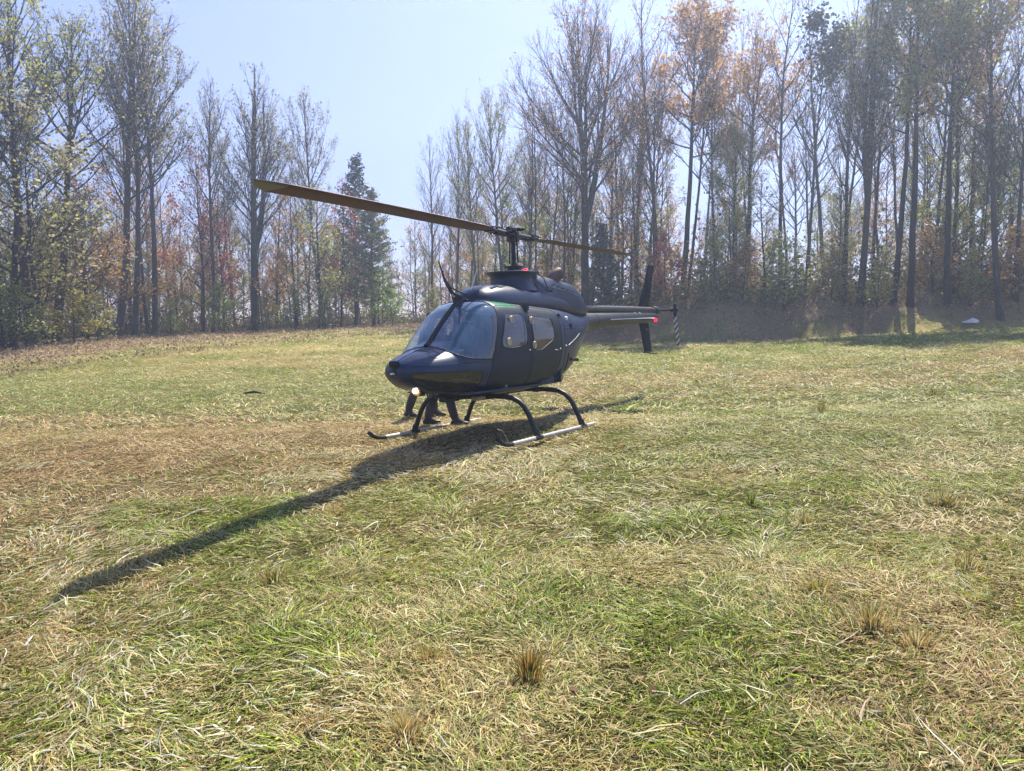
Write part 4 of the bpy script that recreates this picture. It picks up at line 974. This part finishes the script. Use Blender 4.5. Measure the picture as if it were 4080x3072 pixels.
# crown envelopes: reach of a branch leaving the stem at u (0 crown base .. 1 tip)
e_pop = lambda u: .33*(1-u)**.7*(.55+.45*min(1, u*4))+.02
e_oak = lambda u: .40*(1-u)**.6*(.5+.5*min(1, u*3))+.03
e_nar = lambda u: .20*(1-u)**.6+.02
e_top = lambda u: .22*math.sin(math.pi*min(1, .25+u*.75))**.7+.04
B0 = dict(wob=.09, rise=(.62, .55, .4), den=(2.5, 3.0), sub=(.55, .52), spr=R(34), tw=.0075, leaf=0, ls=.17)
PR = {
 'poplar': [prototype(11+i, 22, .26, .36+.05*i, 30, e_pop, R(58), R(22), dict(B0, leaf=3.2, hmin=.5, ls=.18, den=(2.1, 2.6)), vine=0) for i in range(3)],
 'bare': [prototype(31+i, 20, .20, .34, 26, e_pop, R(50), R(20), dict(B0, leaf=.6, ls=.16, den=(2.0, 2.5)), lean=.01) for i in range(2)],
 'spread': [prototype(41, 22, .36, .40, 26, e_oak, R(60), R(20), dict(B0, leaf=1.0, ls=.17, den=(2.3, 3.0)), stems=3, fork=.38)],
 'stems': [prototype(45, 22, .38, .30, 24, e_pop, R(55), R(18), dict(B0, leaf=2.2, hmin=.45, ls=.18), stems=3, fork=.36)],
 'oak': [prototype(51+i, 22, .26, .52, 24, e_top, R(72), R(25), dict(B0, leaf=7.5, ls=.23, clump=.55, jit=.28, wob=.16), vine=0) for i in range(2)],
 'mid': [prototype(61+i, 13, .13, .16, 26, lambda u: .27*(1-u)**.6+.03, R(66), R(30), dict(B0, leaf=10, ls=.17, clump=.8, jit=.2, wob=.16, den=(2.5, 2.7))) for i in range(3)],
 'slim': [prototype(71+i, 11, .07, .2, 20, e_nar, R(50), R(20), dict(B0, leaf=7, ls=.14, den=(2.6, 2.8))) for i in range(2)],
 'broad': [prototype(101+i, 15, .16, .15, 26, lambda u: .34*(1-u)**.5+.04, R(66), R(28), dict(B0, leaf=4, ls=.19, clump=.6, jit=.25, wob=.14, den=(2.6, 2.8))) for i in range(2)],
 'thin': [prototype(111+i, 20, .13, .42, 18, lambda u: .20*(1-u)**.6+.03, R(48), R(18), dict(B0, leaf=1.3, ls=.15, den=(2.0, 2.4)), lean=.015*(1-2*i)) for i in range(2)],
 'vined': [prototype(81, 20, .26, .5, 22, e_pop, R(55), R(20), dict(B0, leaf=1.2, ls=.16), vine=5200)],
 'shrub': [prototype(91+i, 4.2, .05, .08, 18, lambda u: .34*(1-u)**.5+.05, R(65), R(20), dict(B0, leaf=22, ls=.14, clump=1.2, jit=.16, den=(4, 4))) for i in range(2)],
 'pine': [pine_proto(95, 15, .2, .16), pine_proto(96, 9, .12, .08)],
}
_bk = {'grey': BK_GREY, 'dark': BK_DARK, 'brown': BK_BROWN}
LAND = []
def plant(kind, var, px, depth, label, top=None, height=None, leaf='olive', bk='grey', rz=None, group=None, cat='tree', name=None, wide=1.0, lean=0.0):
    """px: bearing of the foot in the 2212 wide overview; top: y of the tip there"""
    X = (px*1.8444-2040)/3069*depth; Y = depth; z = tz(X, Y)
    tm, cm, H = PR[kind][var % len(PR[kind])]
    if height is None:
        py = top*1.8444; d = -(py-1536)/3069.0; el = math.atan(d)-PITCH; height = H_CAM+Y*math.tan(el)-z
    k = height/H; nm = name or {'pine': 'pine_tree', 'shrub': 'shrub', 'slim': 'sapling'}.get(kind, 'tree')
    e = empty(nm, (X, Y, z), rz if rz is not None else (px*7.13) % 6.28); e.scale = (k*wide, k*wide, k)
    e.rotation_euler = (math.sin(px*3.7)*.035, lean+math.sin(px*5.1)*.045, e.rotation_euler.z)
    t = link('trunk', tm, e); c = link('crown', cm, e)
    for o, idx_, mt in ((t, 0, _bk[bk]), (c, 0, _bk[bk]), (c, 1, LF['pine'] if kind == 'pine' and leaf == 'olive' else LF[leaf])):
        o.material_slots[idx_].link = 'OBJECT'; o.material_slots[idx_].material = mt
    tag(e, label, cat, group); return e
HERO = [ # kind, var, px, depth, top y, leaf, bark, label, wide
 ('poplar', 0, 8, 37, -95, 'olive', 'dark', 'tall leafy tree at the left end of the wood, trunk cut by the photo edge', 1.1),
 ('poplar', 1, 68, 40, -70, 'olive', 'grey', 'tall leafy tulip tree, second trunk from the left edge', 1.1),
 ('poplar', 2, 124, 41, 40, 'olive', 'dark', 'dark leaning trunk with leafy crown reaching out right of the second tall tree', 1.25),
 ('poplar', 0, 256, 46, -60, 'pale', 'grey', 'tall straight tree with forked limbs and few leaves, taller neighbour on its right', 1.0),
 ('poplar', 1, 292, 45, -20, 'pale', 'grey', 'tall slim tree leaning a little, just right of the fork limbed tall tree', .8),
 ('poplar', 2, 336, 46, 75, 'pale', 'grey', 'thin pale leaved tulip tree, lower than the two tall ones beside it', .85),
 ('bare', 0, 322, 48, 190, 'pale', 'dark', 'dark branching tree behind the thin pale leaved tulip tree', .8),
 ('poplar', 0, 462, 49, 175, 'pale', 'grey', 'narrow pointed tree standing in front of the red maple', .75),
 ('stems', 0, 556, 50, 138, 'pale', 'dark', 'big thick trunked tree splitting into upright stems behind the blade tip', 1.0),
 ('poplar', 1, 702, 53, 203, 'pale', 'grey', 'slender oval crowned tree left of the dark pine', .75),
 ('pine', 0, 770, 56, 340, 'olive', 'dark', 'dark green pine above the rotor blade, beside the open sky', 1.0),
 ('pine', 0, 808, 52, 415, 'warm', 'brown', 'yellow green evergreen with layered boughs, right of the dark pine', 1.2),
 ('mid', 0, 440, 50, 330, 'red', 'dark', 'bright red maple behind the narrow pointed tree', .9),
 ('mid', 1, 486, 52, 400, 'red', 'dark', 'smaller red maple left of the thick trunked tree', .8),
 ('mid', 2, 288, 52, 285, 'brown', 'dark', 'brown leaved oak behind the tall forked tree at left', 1.2),
 ('broad', 0, 30, 35, 185, 'pale', 'dark', 'green leaved tree filling the left edge', 1.4),
 ('broad', 1, 100, 37, 300, 'olive', 'dark', 'leafy green tree between the two leftmost tall trunks', 1.3),
 ('broad', 0, 190, 42, 400, 'brown', 'dark', 'brown leaved small tree left of the tall forked tree', 1.3),
 ('mid', 1, 640, 50, 420, 'brown', 'dark', 'brown leaved tree just under the outer rotor blade', 1.2),
 ('mid', 0, 690, 49, 400, 'olive', 'dark', 'olive leaved tree crossed by the rotor blade left of the dark pine', 1.25),
 ('mid', 2, 738, 52, 395, 'red', 'dark', 'reddish maple in front of the dark pine', .9),
 ('mid', 1, 600, 54, 380, 'brown', 'dark', 'russet tree right of the thick trunked tree', 1.0),
 ('bare', 1, 932, 52, 300, 'pale', 'grey', 'bare slender tree, first one right of the open sky gap', .8),
 ('bare', 0, 985, 50, 248, 'pale', 'grey', 'bare tree second from the open sky gap', .75),
 ('poplar', 1, 1042, 47, 262, 'olive', 'grey', 'slim tree with thin leaves left of the rotor mast', .7),
 ('poplar', 2, 1095, 46, 205, 'olive', 'grey', 'leafy slim tree behind the rotor hub', .7),
 ('bare', 1, 1140, 45, 235, 'brown', 'grey', 'bare tree right behind the rotor mast', .75),
 ('spread', 0, 1262, 43, 58, 'brown', 'dark', 'huge bare crowned oak with spreading limbs behind the cowling', 1.0),
 ('bare', 0, 1238, 45, 260, 'rust', 'dark', 'thin trunk hard against the left of the huge bare oak', .6),
 ('vined', 0, 1372, 45, 110, 'rust', 'dark', 'trunk wrapped in rust coloured creeper, top bare', .7),
 ('bare', 1, 1415, 42, 150, 'brown', 'dark', 'bare tree right of the creeper covered trunk, over the tail fin', .75),
 ('oak', 0, 1470, 42, 25, 'brown', 'dark', 'tall brown crowned oak right of the tail rotor', 1.0),
 ('oak', 1, 1612, 43, 70, 'brown', 'dark', 'russet crowned oak, the widest leafy crown right of centre', .85),
 ('oak', 0, 1582, 41, 280, 'olive', 'dark', 'olive leaved tree below the russet crowned oak', .75),
 ('mid', 2, 1650, 39, 380, 'olive', 'dark', 'lower leafy tree with a bent stem right of the olive leaved tree', 1.2),
 ('bare', 0, 1735, 41, 80, 'green', 'grey', 'bare tree with a dark green clump hanging in its top', .8),
 ('stems', 0, 1852, 38, -60, 'pale', 'grey', 'tall grey bare tree splitting into upright stems, right of the clump', .7),
 ('bare', 1, 1822, 39, 0, 'pale', 'dark', 'dark bare tree leaning on the left of the tall grey one', .8),
 ('oak', 1, 1925, 37, -60, 'olive', 'dark', 'tall dense topped tree, left one of the dark crowned clump at right', .85),
 ('oak', 0, 1962, 36, -110, 'olive', 'dark', 'tallest dense topped tree in the dark crowned clump at right', .9),
 ('oak', 1, 2040, 36, -80, 'brown', 'dark', 'dense topped tree on the right side of the dark crowned clump', .85),
 ('poplar', 0, 2158, 35, -100, 'pale', 'grey', 'tall pale trunk near the right edge', .8),
 ('bare', 1, 2190, 36, -60, 'pale', 'dark', 'last bare trunk at the right edge of the photo', .8),
 ('oak', 0, 2110, 37, 262, 'pine', 'dark', 'dark evergreen tuft topped tree between the dense clump and the right edge', .5),
 ('pine', 1, 1305, 41, 490, 'olive', 'dark', 'young pine at the foot of the huge bare oak', 1.0),
]
for kind, var, px, dp, top, lf, bk_, lb, wd in HERO:
    plant(kind, var, px, dp, lb, top=top, leaf=lf, bk=bk_, wide=wd)
# the wood behind: thinner trees between and behind the ones above
MARK = [(68, 'the second tall trunk from the left'), (256, 'the tall forked tree'), (462, 'the narrow tree at the red maple'), (556, 'the thick trunked tree'), (702, 'the oval crowned tree'),
        (770, 'the dark pine'), (932, 'the sky gap'), (1095, 'the rotor hub'), (1262, 'the huge bare oak'), (1400, 'the tail fin'), (1470, 'the brown crowned oak'), (1612, 'the russet oak'),
        (1735, 'the clump topped tree'), (1852, 'the tall grey tree'), (1962, 'the dense dark crowns'), (2158, 'the tall pale trunk')]
ORD = ['first', 'second', 'third', 'fourth', 'fifth', 'sixth', 'seventh', 'eighth', 'ninth', 'tenth', 'eleventh', 'twelfth', 'thirteenth', 'fourteenth', 'fifteenth', 'sixteenth']
rr = random.Random(5); FILL = []
def depth_edge(px): U = (px*1.8444-2040)/3069; return float(np.interp(U, _U, _YT)), U
for row, (n, d0, d1) in enumerate(((60, .5, 4), (60, 4, 11), (56, 11, 24), (24, 24, 42))):
    for i in range(n):
        px = -60+2340*(i+rr.uniform(.1, .9))/n; de, U = depth_edge(px); dp = de+rr.uniform(d0, d1)
        gap = 800 < px < 900; left = px < 800
        if U < .0 and px < 900: dp = dp-4
        if row < 2 and px > 1430 and float(vnoise(np.array([px/55.]), np.array([row*3.]), 77)[0]) < .62: continue
        k = rr.random()
        if row == 0: kind, lf, hh = ('slim', rr.choice(['olive', 'brown', 'pale', 'green']), rr.uniform(6, 11)) if k < .4 else ('mid', rr.choice(['olive', 'brown', 'olive', 'green', 'brown']), rr.uniform(5, 9.5))
        elif row == 1: kind, lf, hh = ('mid', rr.choice(['brown', 'olive', 'olive', 'rust', 'brown']), rr.uniform(6.5, 11)) if k < .6 else ('slim', rr.choice(['brown', 'pale']), rr.uniform(7, 12)) if k < .8 else ('bare', 'brown', rr.uniform(10, 16))
        else: kind, lf, hh = ('bare', rr.choice(['brown', 'pale']), rr.uniform(9, 15)) if k < .3 else ('mid', rr.choice(['brown', 'olive', 'brown', 'rust']), rr.uniform(6, 10.5))
        if gap: kind = 'slim' if rr.random() < .7 else 'bare'; hh = rr.uniform(4, 8.5)
        if left: hh *= .95
        FILL.append((px, dp, kind, rr.randrange(3), lf, hh, row, rr.choice(['grey', 'dark', 'brown'])))
r9 = random.Random(12)
for i in range(28):
    px = 1285+950*(i+r9.uniform(.1, .9))/28; de, U = depth_edge(px); FILL.append((px, de+r9.uniform(.5, 9), 'thin', r9.randrange(2), r9.choice(['brown', 'pale', 'brown', 'rust']), r9.uniform(11, 17.5), 1, r9.choice(['dark', 'brown'])))
for i in range(26):
    px = 905+370*(i+r9.uniform(.1, .9))/26 if i % 2 else 330+440*(i+r9.uniform(.1, .9))/26; de, U = depth_edge(px); FILL.append((px, de+r9.uniform(-5, 4), 'thin', r9.randrange(2), r9.choice(['brown', 'pale', 'olive']), r9.uniform(8, 13), 1, r9.choice(['dark', 'brown'])))
for i in range(26):      # the wood goes on past both ends of the photo
    px = r9.uniform(-700, -70) if i % 2 else r9.uniform(2270, 2900); de, U = depth_edge(px); FILL.append((px, de+r9.uniform(0, 9), r9.choice(['bare', 'mid', 'mid', 'thin']), i % 2, r9.choice(['brown', 'olive']), r9.uniform(9, 17), 1, 'dark'))
cnt = {}
KN = {'thin': 'tall thin trunk', 'slim': 'sapling', 'mid': 'small tree', 'bare': 'thin tree'}; RW = ['at wood edge', 'just behind', 'deep behind', 'farthest behind']
LW = {'olive': 'olive leaved', 'brown': 'brown leaved', 'pale': 'pale leaved', 'green': 'green leaved', 'rust': 'rust leaved'}
for px, dp, kind, var, lf, hh, row, bk_ in sorted(FILL):
    mk = min(MARK, key=lambda m: abs(m[0]-px)); sd = 'left' if px < mk[0] else 'right'
    key = (mk[1], sd, kind, lf, row); cnt[key] = cnt.get(key, 0)+1; od = ORD[cnt[key]-1]
    lb = f"{LW[lf] if kind != 'bare' else lf+' tinged bare'} {KN[kind]} {RW[row]}, {sd} of {mk[1]}"
    if cnt[key] > 1: lb = od+' '+lb
    if len(lb.split()) > 16: lb = lb.replace(' tinged', '').replace('tall thin', 'thin').replace('the ', '')
    plant(kind, var, px, dp, lb, height=hh, leaf=lf, bk=bk_, group='trees of the wood behind the field', wide=rr.uniform(.8, 1.2))
# shrubs along the edge
shr = [(820, 50, 3.6, 'bright', 'bright green bush at the wood edge under the layered evergreen'), (850, 51, 2.6, 'bright', 'smaller bright green bush beside the sky gap'), (705, 47, 2.4, 'green', 'green bush at the foot of the oval crowned tree'),
 (480, 45, 2.6, 'green', 'dark green bush at the foot of the red maple'), (370, 43, 1.8, 'olive', 'low olive bush right of the thin pale tulip tree'), (215, 40, 2.2, 'olive', 'low bush left of the tall forked tree'), (160, 38, 3.0, 'yellow', 'yellow tinged bush at the left of the wood'),
 (60, 35, 2.6, 'olive', 'olive bush at the foot of the second tall trunk'), (10, 34, 3.2, 'green', 'green bush at the left photo edge'), (585, 47, 2.2, 'yellow', 'yellow leaved bush right of the thick trunk'), (640, 47, 2.6, 'green', 'green bush under the brown tree'), (1440, 40, 3.0, 'red', 'reddish bush behind the tail rotor'),
 (1540, 39, 3.4, 'olive', 'olive bush on the bank right of the tail rotor'), (1600, 38.5, 2.6, 'brown', 'brown bush on the bank below the russet oak'), (1690, 38, 3.2, 'green', 'green bush on the bank below the clump topped tree'), (1790, 38, 2.2, 'yellow', 'yellow bush at the foot of the tall grey tree'),
 (1890, 37, 2.6, 'olive', 'olive bush between the tall grey tree and the dark crowns'), (2010, 37, 3.0, 'brown', 'brown bush at the foot of the dark crowns'), (2090, 36, 2.6, 'olive', 'olive bush left of the tall pale trunk'), (2185, 36, 3.2, 'brown', 'brown bush at the right photo edge'), (1180, 43, 2.8, 'yellow', 'yellow bush seen above the engine cowling'), (1080, 44, 3, 'brown', 'brown bush behind the rotor mast'), (1000, 47, 2.6, 'olive', 'olive bush left of the wire cutter'), (940, 50, 2.2, 'olive', 'low olive bush beside the sky gap')]
for i, (px, dp, hh, lf, lb) in enumerate(shr): plant('shrub', i, px, dp, lb, height=hh, leaf=lf, bk='dark', cat='bush', group='bushes along the wood edge', wide=rr.uniform(1, 1.6))
# a dark green clump of mistletoe-like leaves in the bare tree
T = Tree(3); m0 = T.r
for i in range(2600):
    c = m0.choice([(0, 0, 0, .9), (.9, 0, .5, .7), (.3, .2, -1.1, .8), (-.5, 0, 1.3, .6), (.9, .1, -.2, .6)])
    T.leaf(Vector((c[0]+m0.gauss(0, c[3]*.5), c[1]+m0.gauss(0, c[3]*.5), c[2]+m0.gauss(0, c[3]*.55))), .2)
for k in range(0): T.tube([Vector((-.9, 0, -2.2)), Vector((m0.uniform(-.4, .2), 0, -.9)), Vector((m0.uniform(-.6, 1.2), m0.uniform(-.4, .4), m0.uniform(.2, 1.6)))], [.06, .04, .015], 4, 'c')
cm = bpy.data.meshes.new('leaf_clump'); bq = len(T.cv); cm.from_pydata(T.cv+T.lv, [], T.cf+[tuple(bq+i for i in f) for f in T.lf]); cm.materials.append(BK_DARK); cm.materials.append(LF['pine'])
cm.polygons.foreach_set('material_index', [0]*len(T.cf)+[1]*len(T.lf))
X = (1765*1.8444-2040)/3069*40.5; o = link('leaf_clump', cm); o.location = (X, 40.5, 1.487+40.5*(1310-120*1.8444)/3069); tag(o, 'dark green leaf clump hanging high in the bare tree right of centre', 'leaf clump')

# undergrowth and leaf litter
def leafcloud(name, label, pts, sz, cols, cat):
    n = len(pts); a = rg.normal(0, 1, (n, 3)); a /= np.linalg.norm(a, axis=1)[:, None]; b2 = np.cross(a, rg.normal(0, 1, (n, 3))); b2 /= np.linalg.norm(b2, axis=1)[:, None]
    s = sz*np.exp(rg.normal(0, .3, n))[:, None]
    V = np.stack([pts, pts+a*s*.5+b2*s*.35, pts+a*s, pts+a*s*.5-b2*s*.35], 1).reshape(-1, 3)
    c = cols[rg.integers(0, len(cols), n)]*np.exp(rg.normal(0, .3, n))[:, None]
    me = raw_mesh(name, V, np.arange(n*4), np.arange(n)*4, None, [M_LITTER], np.repeat(np.clip(c, .004, .7), 4, axis=0)); return tag(link(name, me), label, cat, kind='stuff')
M_LITTER = vcol_mat('leaf_litter', .55, .35, transl=.35)
n = 110000; U = rg.uniform(-.8, .8, n); dpt = np.interp(U, _U, _YT)-np.where(U < 0, 3.5, .8)+np.abs(rg.normal(0, 6, n)); X = U*dpt; hgt = rg.gamma(1.3, .6, n)*(.1+2.2*vnoise(X*.5, dpt*.5, 3)**1.5)
P_ = np.stack([X, dpt, terrain(X, dpt)+hgt], -1)
leafcloud('undergrowth', 'tangled low undergrowth along the foot of the wood', P_, .15, np.array([[.10, .12, .03], [.18, .12, .05], [.30, .26, .07], [.08, .09, .03], [.25, .17, .07]]), 'undergrowth')
n = 120000; U = rg.uniform(-.85, .85, n); yb = np.interp(U, _U, _YB); dpt = yb+rg.uniform(-13, 14, n)*np.where(U < 0, 1, .55); X = U*dpt
k = (dpt > yb+np.where(U < .05, -2, 2.2+3*(vnoise(X*.4, dpt*0, 9)-.5))) | ((rg.uniform(0, 1, n) < .5) & (U < .05)); X, dpt = X[k], dpt[k]
leafcloud('leaf_litter', 'fallen brown leaves on the bank and along the field edge', np.stack([X, dpt, terrain(X, dpt)+.03+rg.uniform(0, .07, len(X))], -1), .075, np.array([[.22, .16, .10], [.32, .25, .16], [.14, .10, .06], [.40, .33, .2], [.26, .18, .10]]), 'leaves')
n = 420; X, Y = scatter(2.5, 26, n); leafcloud('fallen_leaves', 'few dry brown leaves blown over the hay', np.stack([X, Y, terrain(X, Y)+.03], -1), .045, np.array([[.12, .05, .03], [.2, .08, .03], [.06, .04, .03]]), 'leaves')
# ------------------------------------------------------------------ tufts, litter, haze
def ground_at(px, py):
    """where the line of sight through a full-resolution photo pixel meets the field"""
    dx = (px-2040)/F_PX; dz = -(py-1536)/F_PX; fy = math.cos(PITCH)+dz*math.sin(PITCH); fz = -math.sin(PITCH)+dz*math.cos(PITCH)
    t = 1.0
    while t < 80:
        if H_CAM+fz*t < tz(dx*t, fy*t): break
        t += .02
    return dx*t, fy*t
M_TUFT = vcol_mat('tuft_blades', .5, .4, transl=.4)
def tuft(px, py, h, n, cols, spread, label, lean=.35):
    X, Y = ground_at(px, py); r = np.random.default_rng(int(px)); a = r.uniform(0, 6.28, n); rad = np.abs(r.normal(0, spread*.62, n))*(1+.45*np.sin(a*2+px))
    p0 = np.stack([rad*np.cos(a), rad*np.sin(a), np.full(n, -.01)], -1); out = np.stack([np.cos(a), np.sin(a), 0*a], -1)
    L = h*r.uniform(.3, 1.2, n)[:, None]; tl = (lean*r.uniform(.1, 2.0, n)*np.minimum(1.2, rad/spread+.35))[:, None]
    up = np.array([0, 0, 1.]); p1 = p0+L*.5*(up*np.cos(tl)+out*np.sin(tl)); p2 = p1+L*.5*(up*np.cos(tl*1.9)+out*np.sin(tl*1.9))
    sa = r.uniform(0, 6.28, n); s = np.stack([np.cos(sa), np.sin(sa), 0*sa], -1)*.0026
    V = np.stack([p0-s, p0+s, p1+s, p1-s, p2], 1).reshape(-1, 3); b = np.arange(n)*5
    cols = np.array(cols); c = cols[r.integers(0, len(cols), n)]*1.6*np.exp(r.normal(0, .35, n))[:, None]
    me = raw_mesh('grass_tuft', V, np.stack([b, b+1, b+2, b+3, b+3, b+2, b+4], -1).ravel(), np.stack([np.arange(n)*7, np.arange(n)*7+4], -1).ravel(), None, [M_TUFT], np.repeat(np.clip(c, .01, .6), 5, axis=0))
    o = link('grass_tuft', me); o.location = (X, Y, tz(X, Y)+.01); tag(o, label, 'grass tuft', 'uncut grass tufts in the field'); return o
gr = [(.08, .11, .02), (.13, .15, .03), (.30, .20, .06)]; st = [(.42, .27, .10), (.50, .36, .17), (.33, .2, .07)]; mx_ = gr+st
tuft(2110, 2700, .15, 420, [(.07, .09, .02), (.12, .12, .03), (.30, .17, .05), (.38, .22, .07)], .085, 'dark green and rusty tuft standing at the bottom centre', .3)
tuft(1620, 2930, .14, 300, st, .12, 'golden dry stubble tuft at the bottom edge left of centre', .6)
tuft(1290, 2900, .10, 200, st, .12, 'second golden stubble tuft, left of the one at the bottom edge', .6)
tuft(1095, 2320, .13, 260, mx_, .09, 'orange tipped tuft below the blade shadow', .45)
tuft(3470, 2500, .16, 330, st+gr[:1], .17, 'large golden orange tuft at lower right', .5)
tuft(3650, 2580, .12, 200, st, .14, 'golden tuft just below the large one at lower right', .5)
tuft(3850, 2270, .13, 260, mx_, .12, 'olive tuft near the right edge below the brown patch', .5)
tuft(3200, 2090, .16, 300, st+gr, .22, 'wide brown tuft in the middle of the right side', .6)
tuft(2990, 2020, .17, 90, gr[:2], .03, 'single upright green tuft left of the wide brown one', .2)
tuft(3760, 2010, .16, 220, mx_, .14, 'brown green tuft at right, above the brown patch', .5)
tuft(1720, 2630, .11, 150, st+gr, .12, 'thin straw tuft left of the dark bottom centre one', .5)
tuft(3260, 2360, .14, 160, mx_, .08, 'small leafy tuft above the golden one at lower right', .5)
tuft(1330, 2040, .10, 180, st, .12, 'dry tuft left of the blade shadow', .6)
tuft(3270, 1640, .22, 140, gr, .12, 'green tuft far out on the right of the field', .5)
tuft(3720, 1575, .22, 140, gr, .16, 'green tuft nearest the wood on the right', .5)
# stalks that cross the helicopter's shadow
b = MB(); X, Y = ground_at(2030, 1800); z = tz(X, Y)
b.tube([(X, Y, z), (X-.03, Y, z+.16), (X-.09, Y, z+.27), (X-.16, Y, z+.29)], [.003, .0025, .002, .004], 5); b.build('seed_stalk', paint('straw_stalk', (.5, .42, .25), .6), None)
tag(bpy.data.objects['seed_stalk'], 'bent dry seed stalk in front of the helicopter shadow', 'stalk')
# white bag and a dark stick
X, Y = ground_at(3865, 1290); z = tz(X, Y); b = MB(); r5 = random.Random(4); nn = 14; vs = []
prof = [(.34, 0), (.40, .07), (.36, .15), (.24, .21), (.08, .23)]
for ra, zz in prof:
    for k in range(nn):
        a = 2*math.pi*k/nn; q = ra*(1+r5.uniform(-.16, .16)); vs.append((q*math.cos(a)*1.15, q*.6*math.sin(a), zz*(1+.3*math.cos(a))+r5.uniform(-.015, .015)))
fs = [(i*nn+k, i*nn+(k+1) % nn, (i+1)*nn+(k+1) % nn, (i+1)*nn+k) for i in range(4) for k in range(nn)]+[tuple(range(4*nn, 5*nn))]
b.add(vs, fs); o = b.build('white_bag', M_WHITE, None, angle=25); o.scale = (.75, .75, .75); o.location = (X, Y, z+.02); tag(o, 'small white bag lying at the foot of the bank at right', 'bag')
X, Y = ground_at(1010, 1577); z = tz(X, Y)+.06; b = MB(); b.tube([(X-.25, Y, z), (X, Y+.05, z+.03), (X+.28, Y, z-.01)], [.02, .035, .015], 6); b.build('stick', BK_DARK, None)
tag(bpy.data.objects['stick'], 'short dark stick lying in the field left of the helicopter', 'stick')
# air: a closed box of even thin haze round the camera and the scene
b = MB(); b.box((0, 85, 31), (420, 330, 66)); hz = b.build('haze', [], None, smooth=False)
mh = bpy.data.materials.new('haze_air'); mh.use_nodes = True; nt = mh.node_tree; nt.nodes.clear(); out = nt.nodes.new('ShaderNodeOutputMaterial'); pv = nt.nodes.new('ShaderNodeVolumePrincipled')
pv.inputs['Color'].default_value = (.61, .75, 1, 1); pv.inputs['Density'].default_value = HAZE; pv.inputs['Anisotropy'].default_value = .55
nt.links.new(pv.outputs[0], out.inputs['Volume']); hz.data.materials.append(mh); tag(hz, 'thin blue autumn haze', 'haze', kind='stuff')
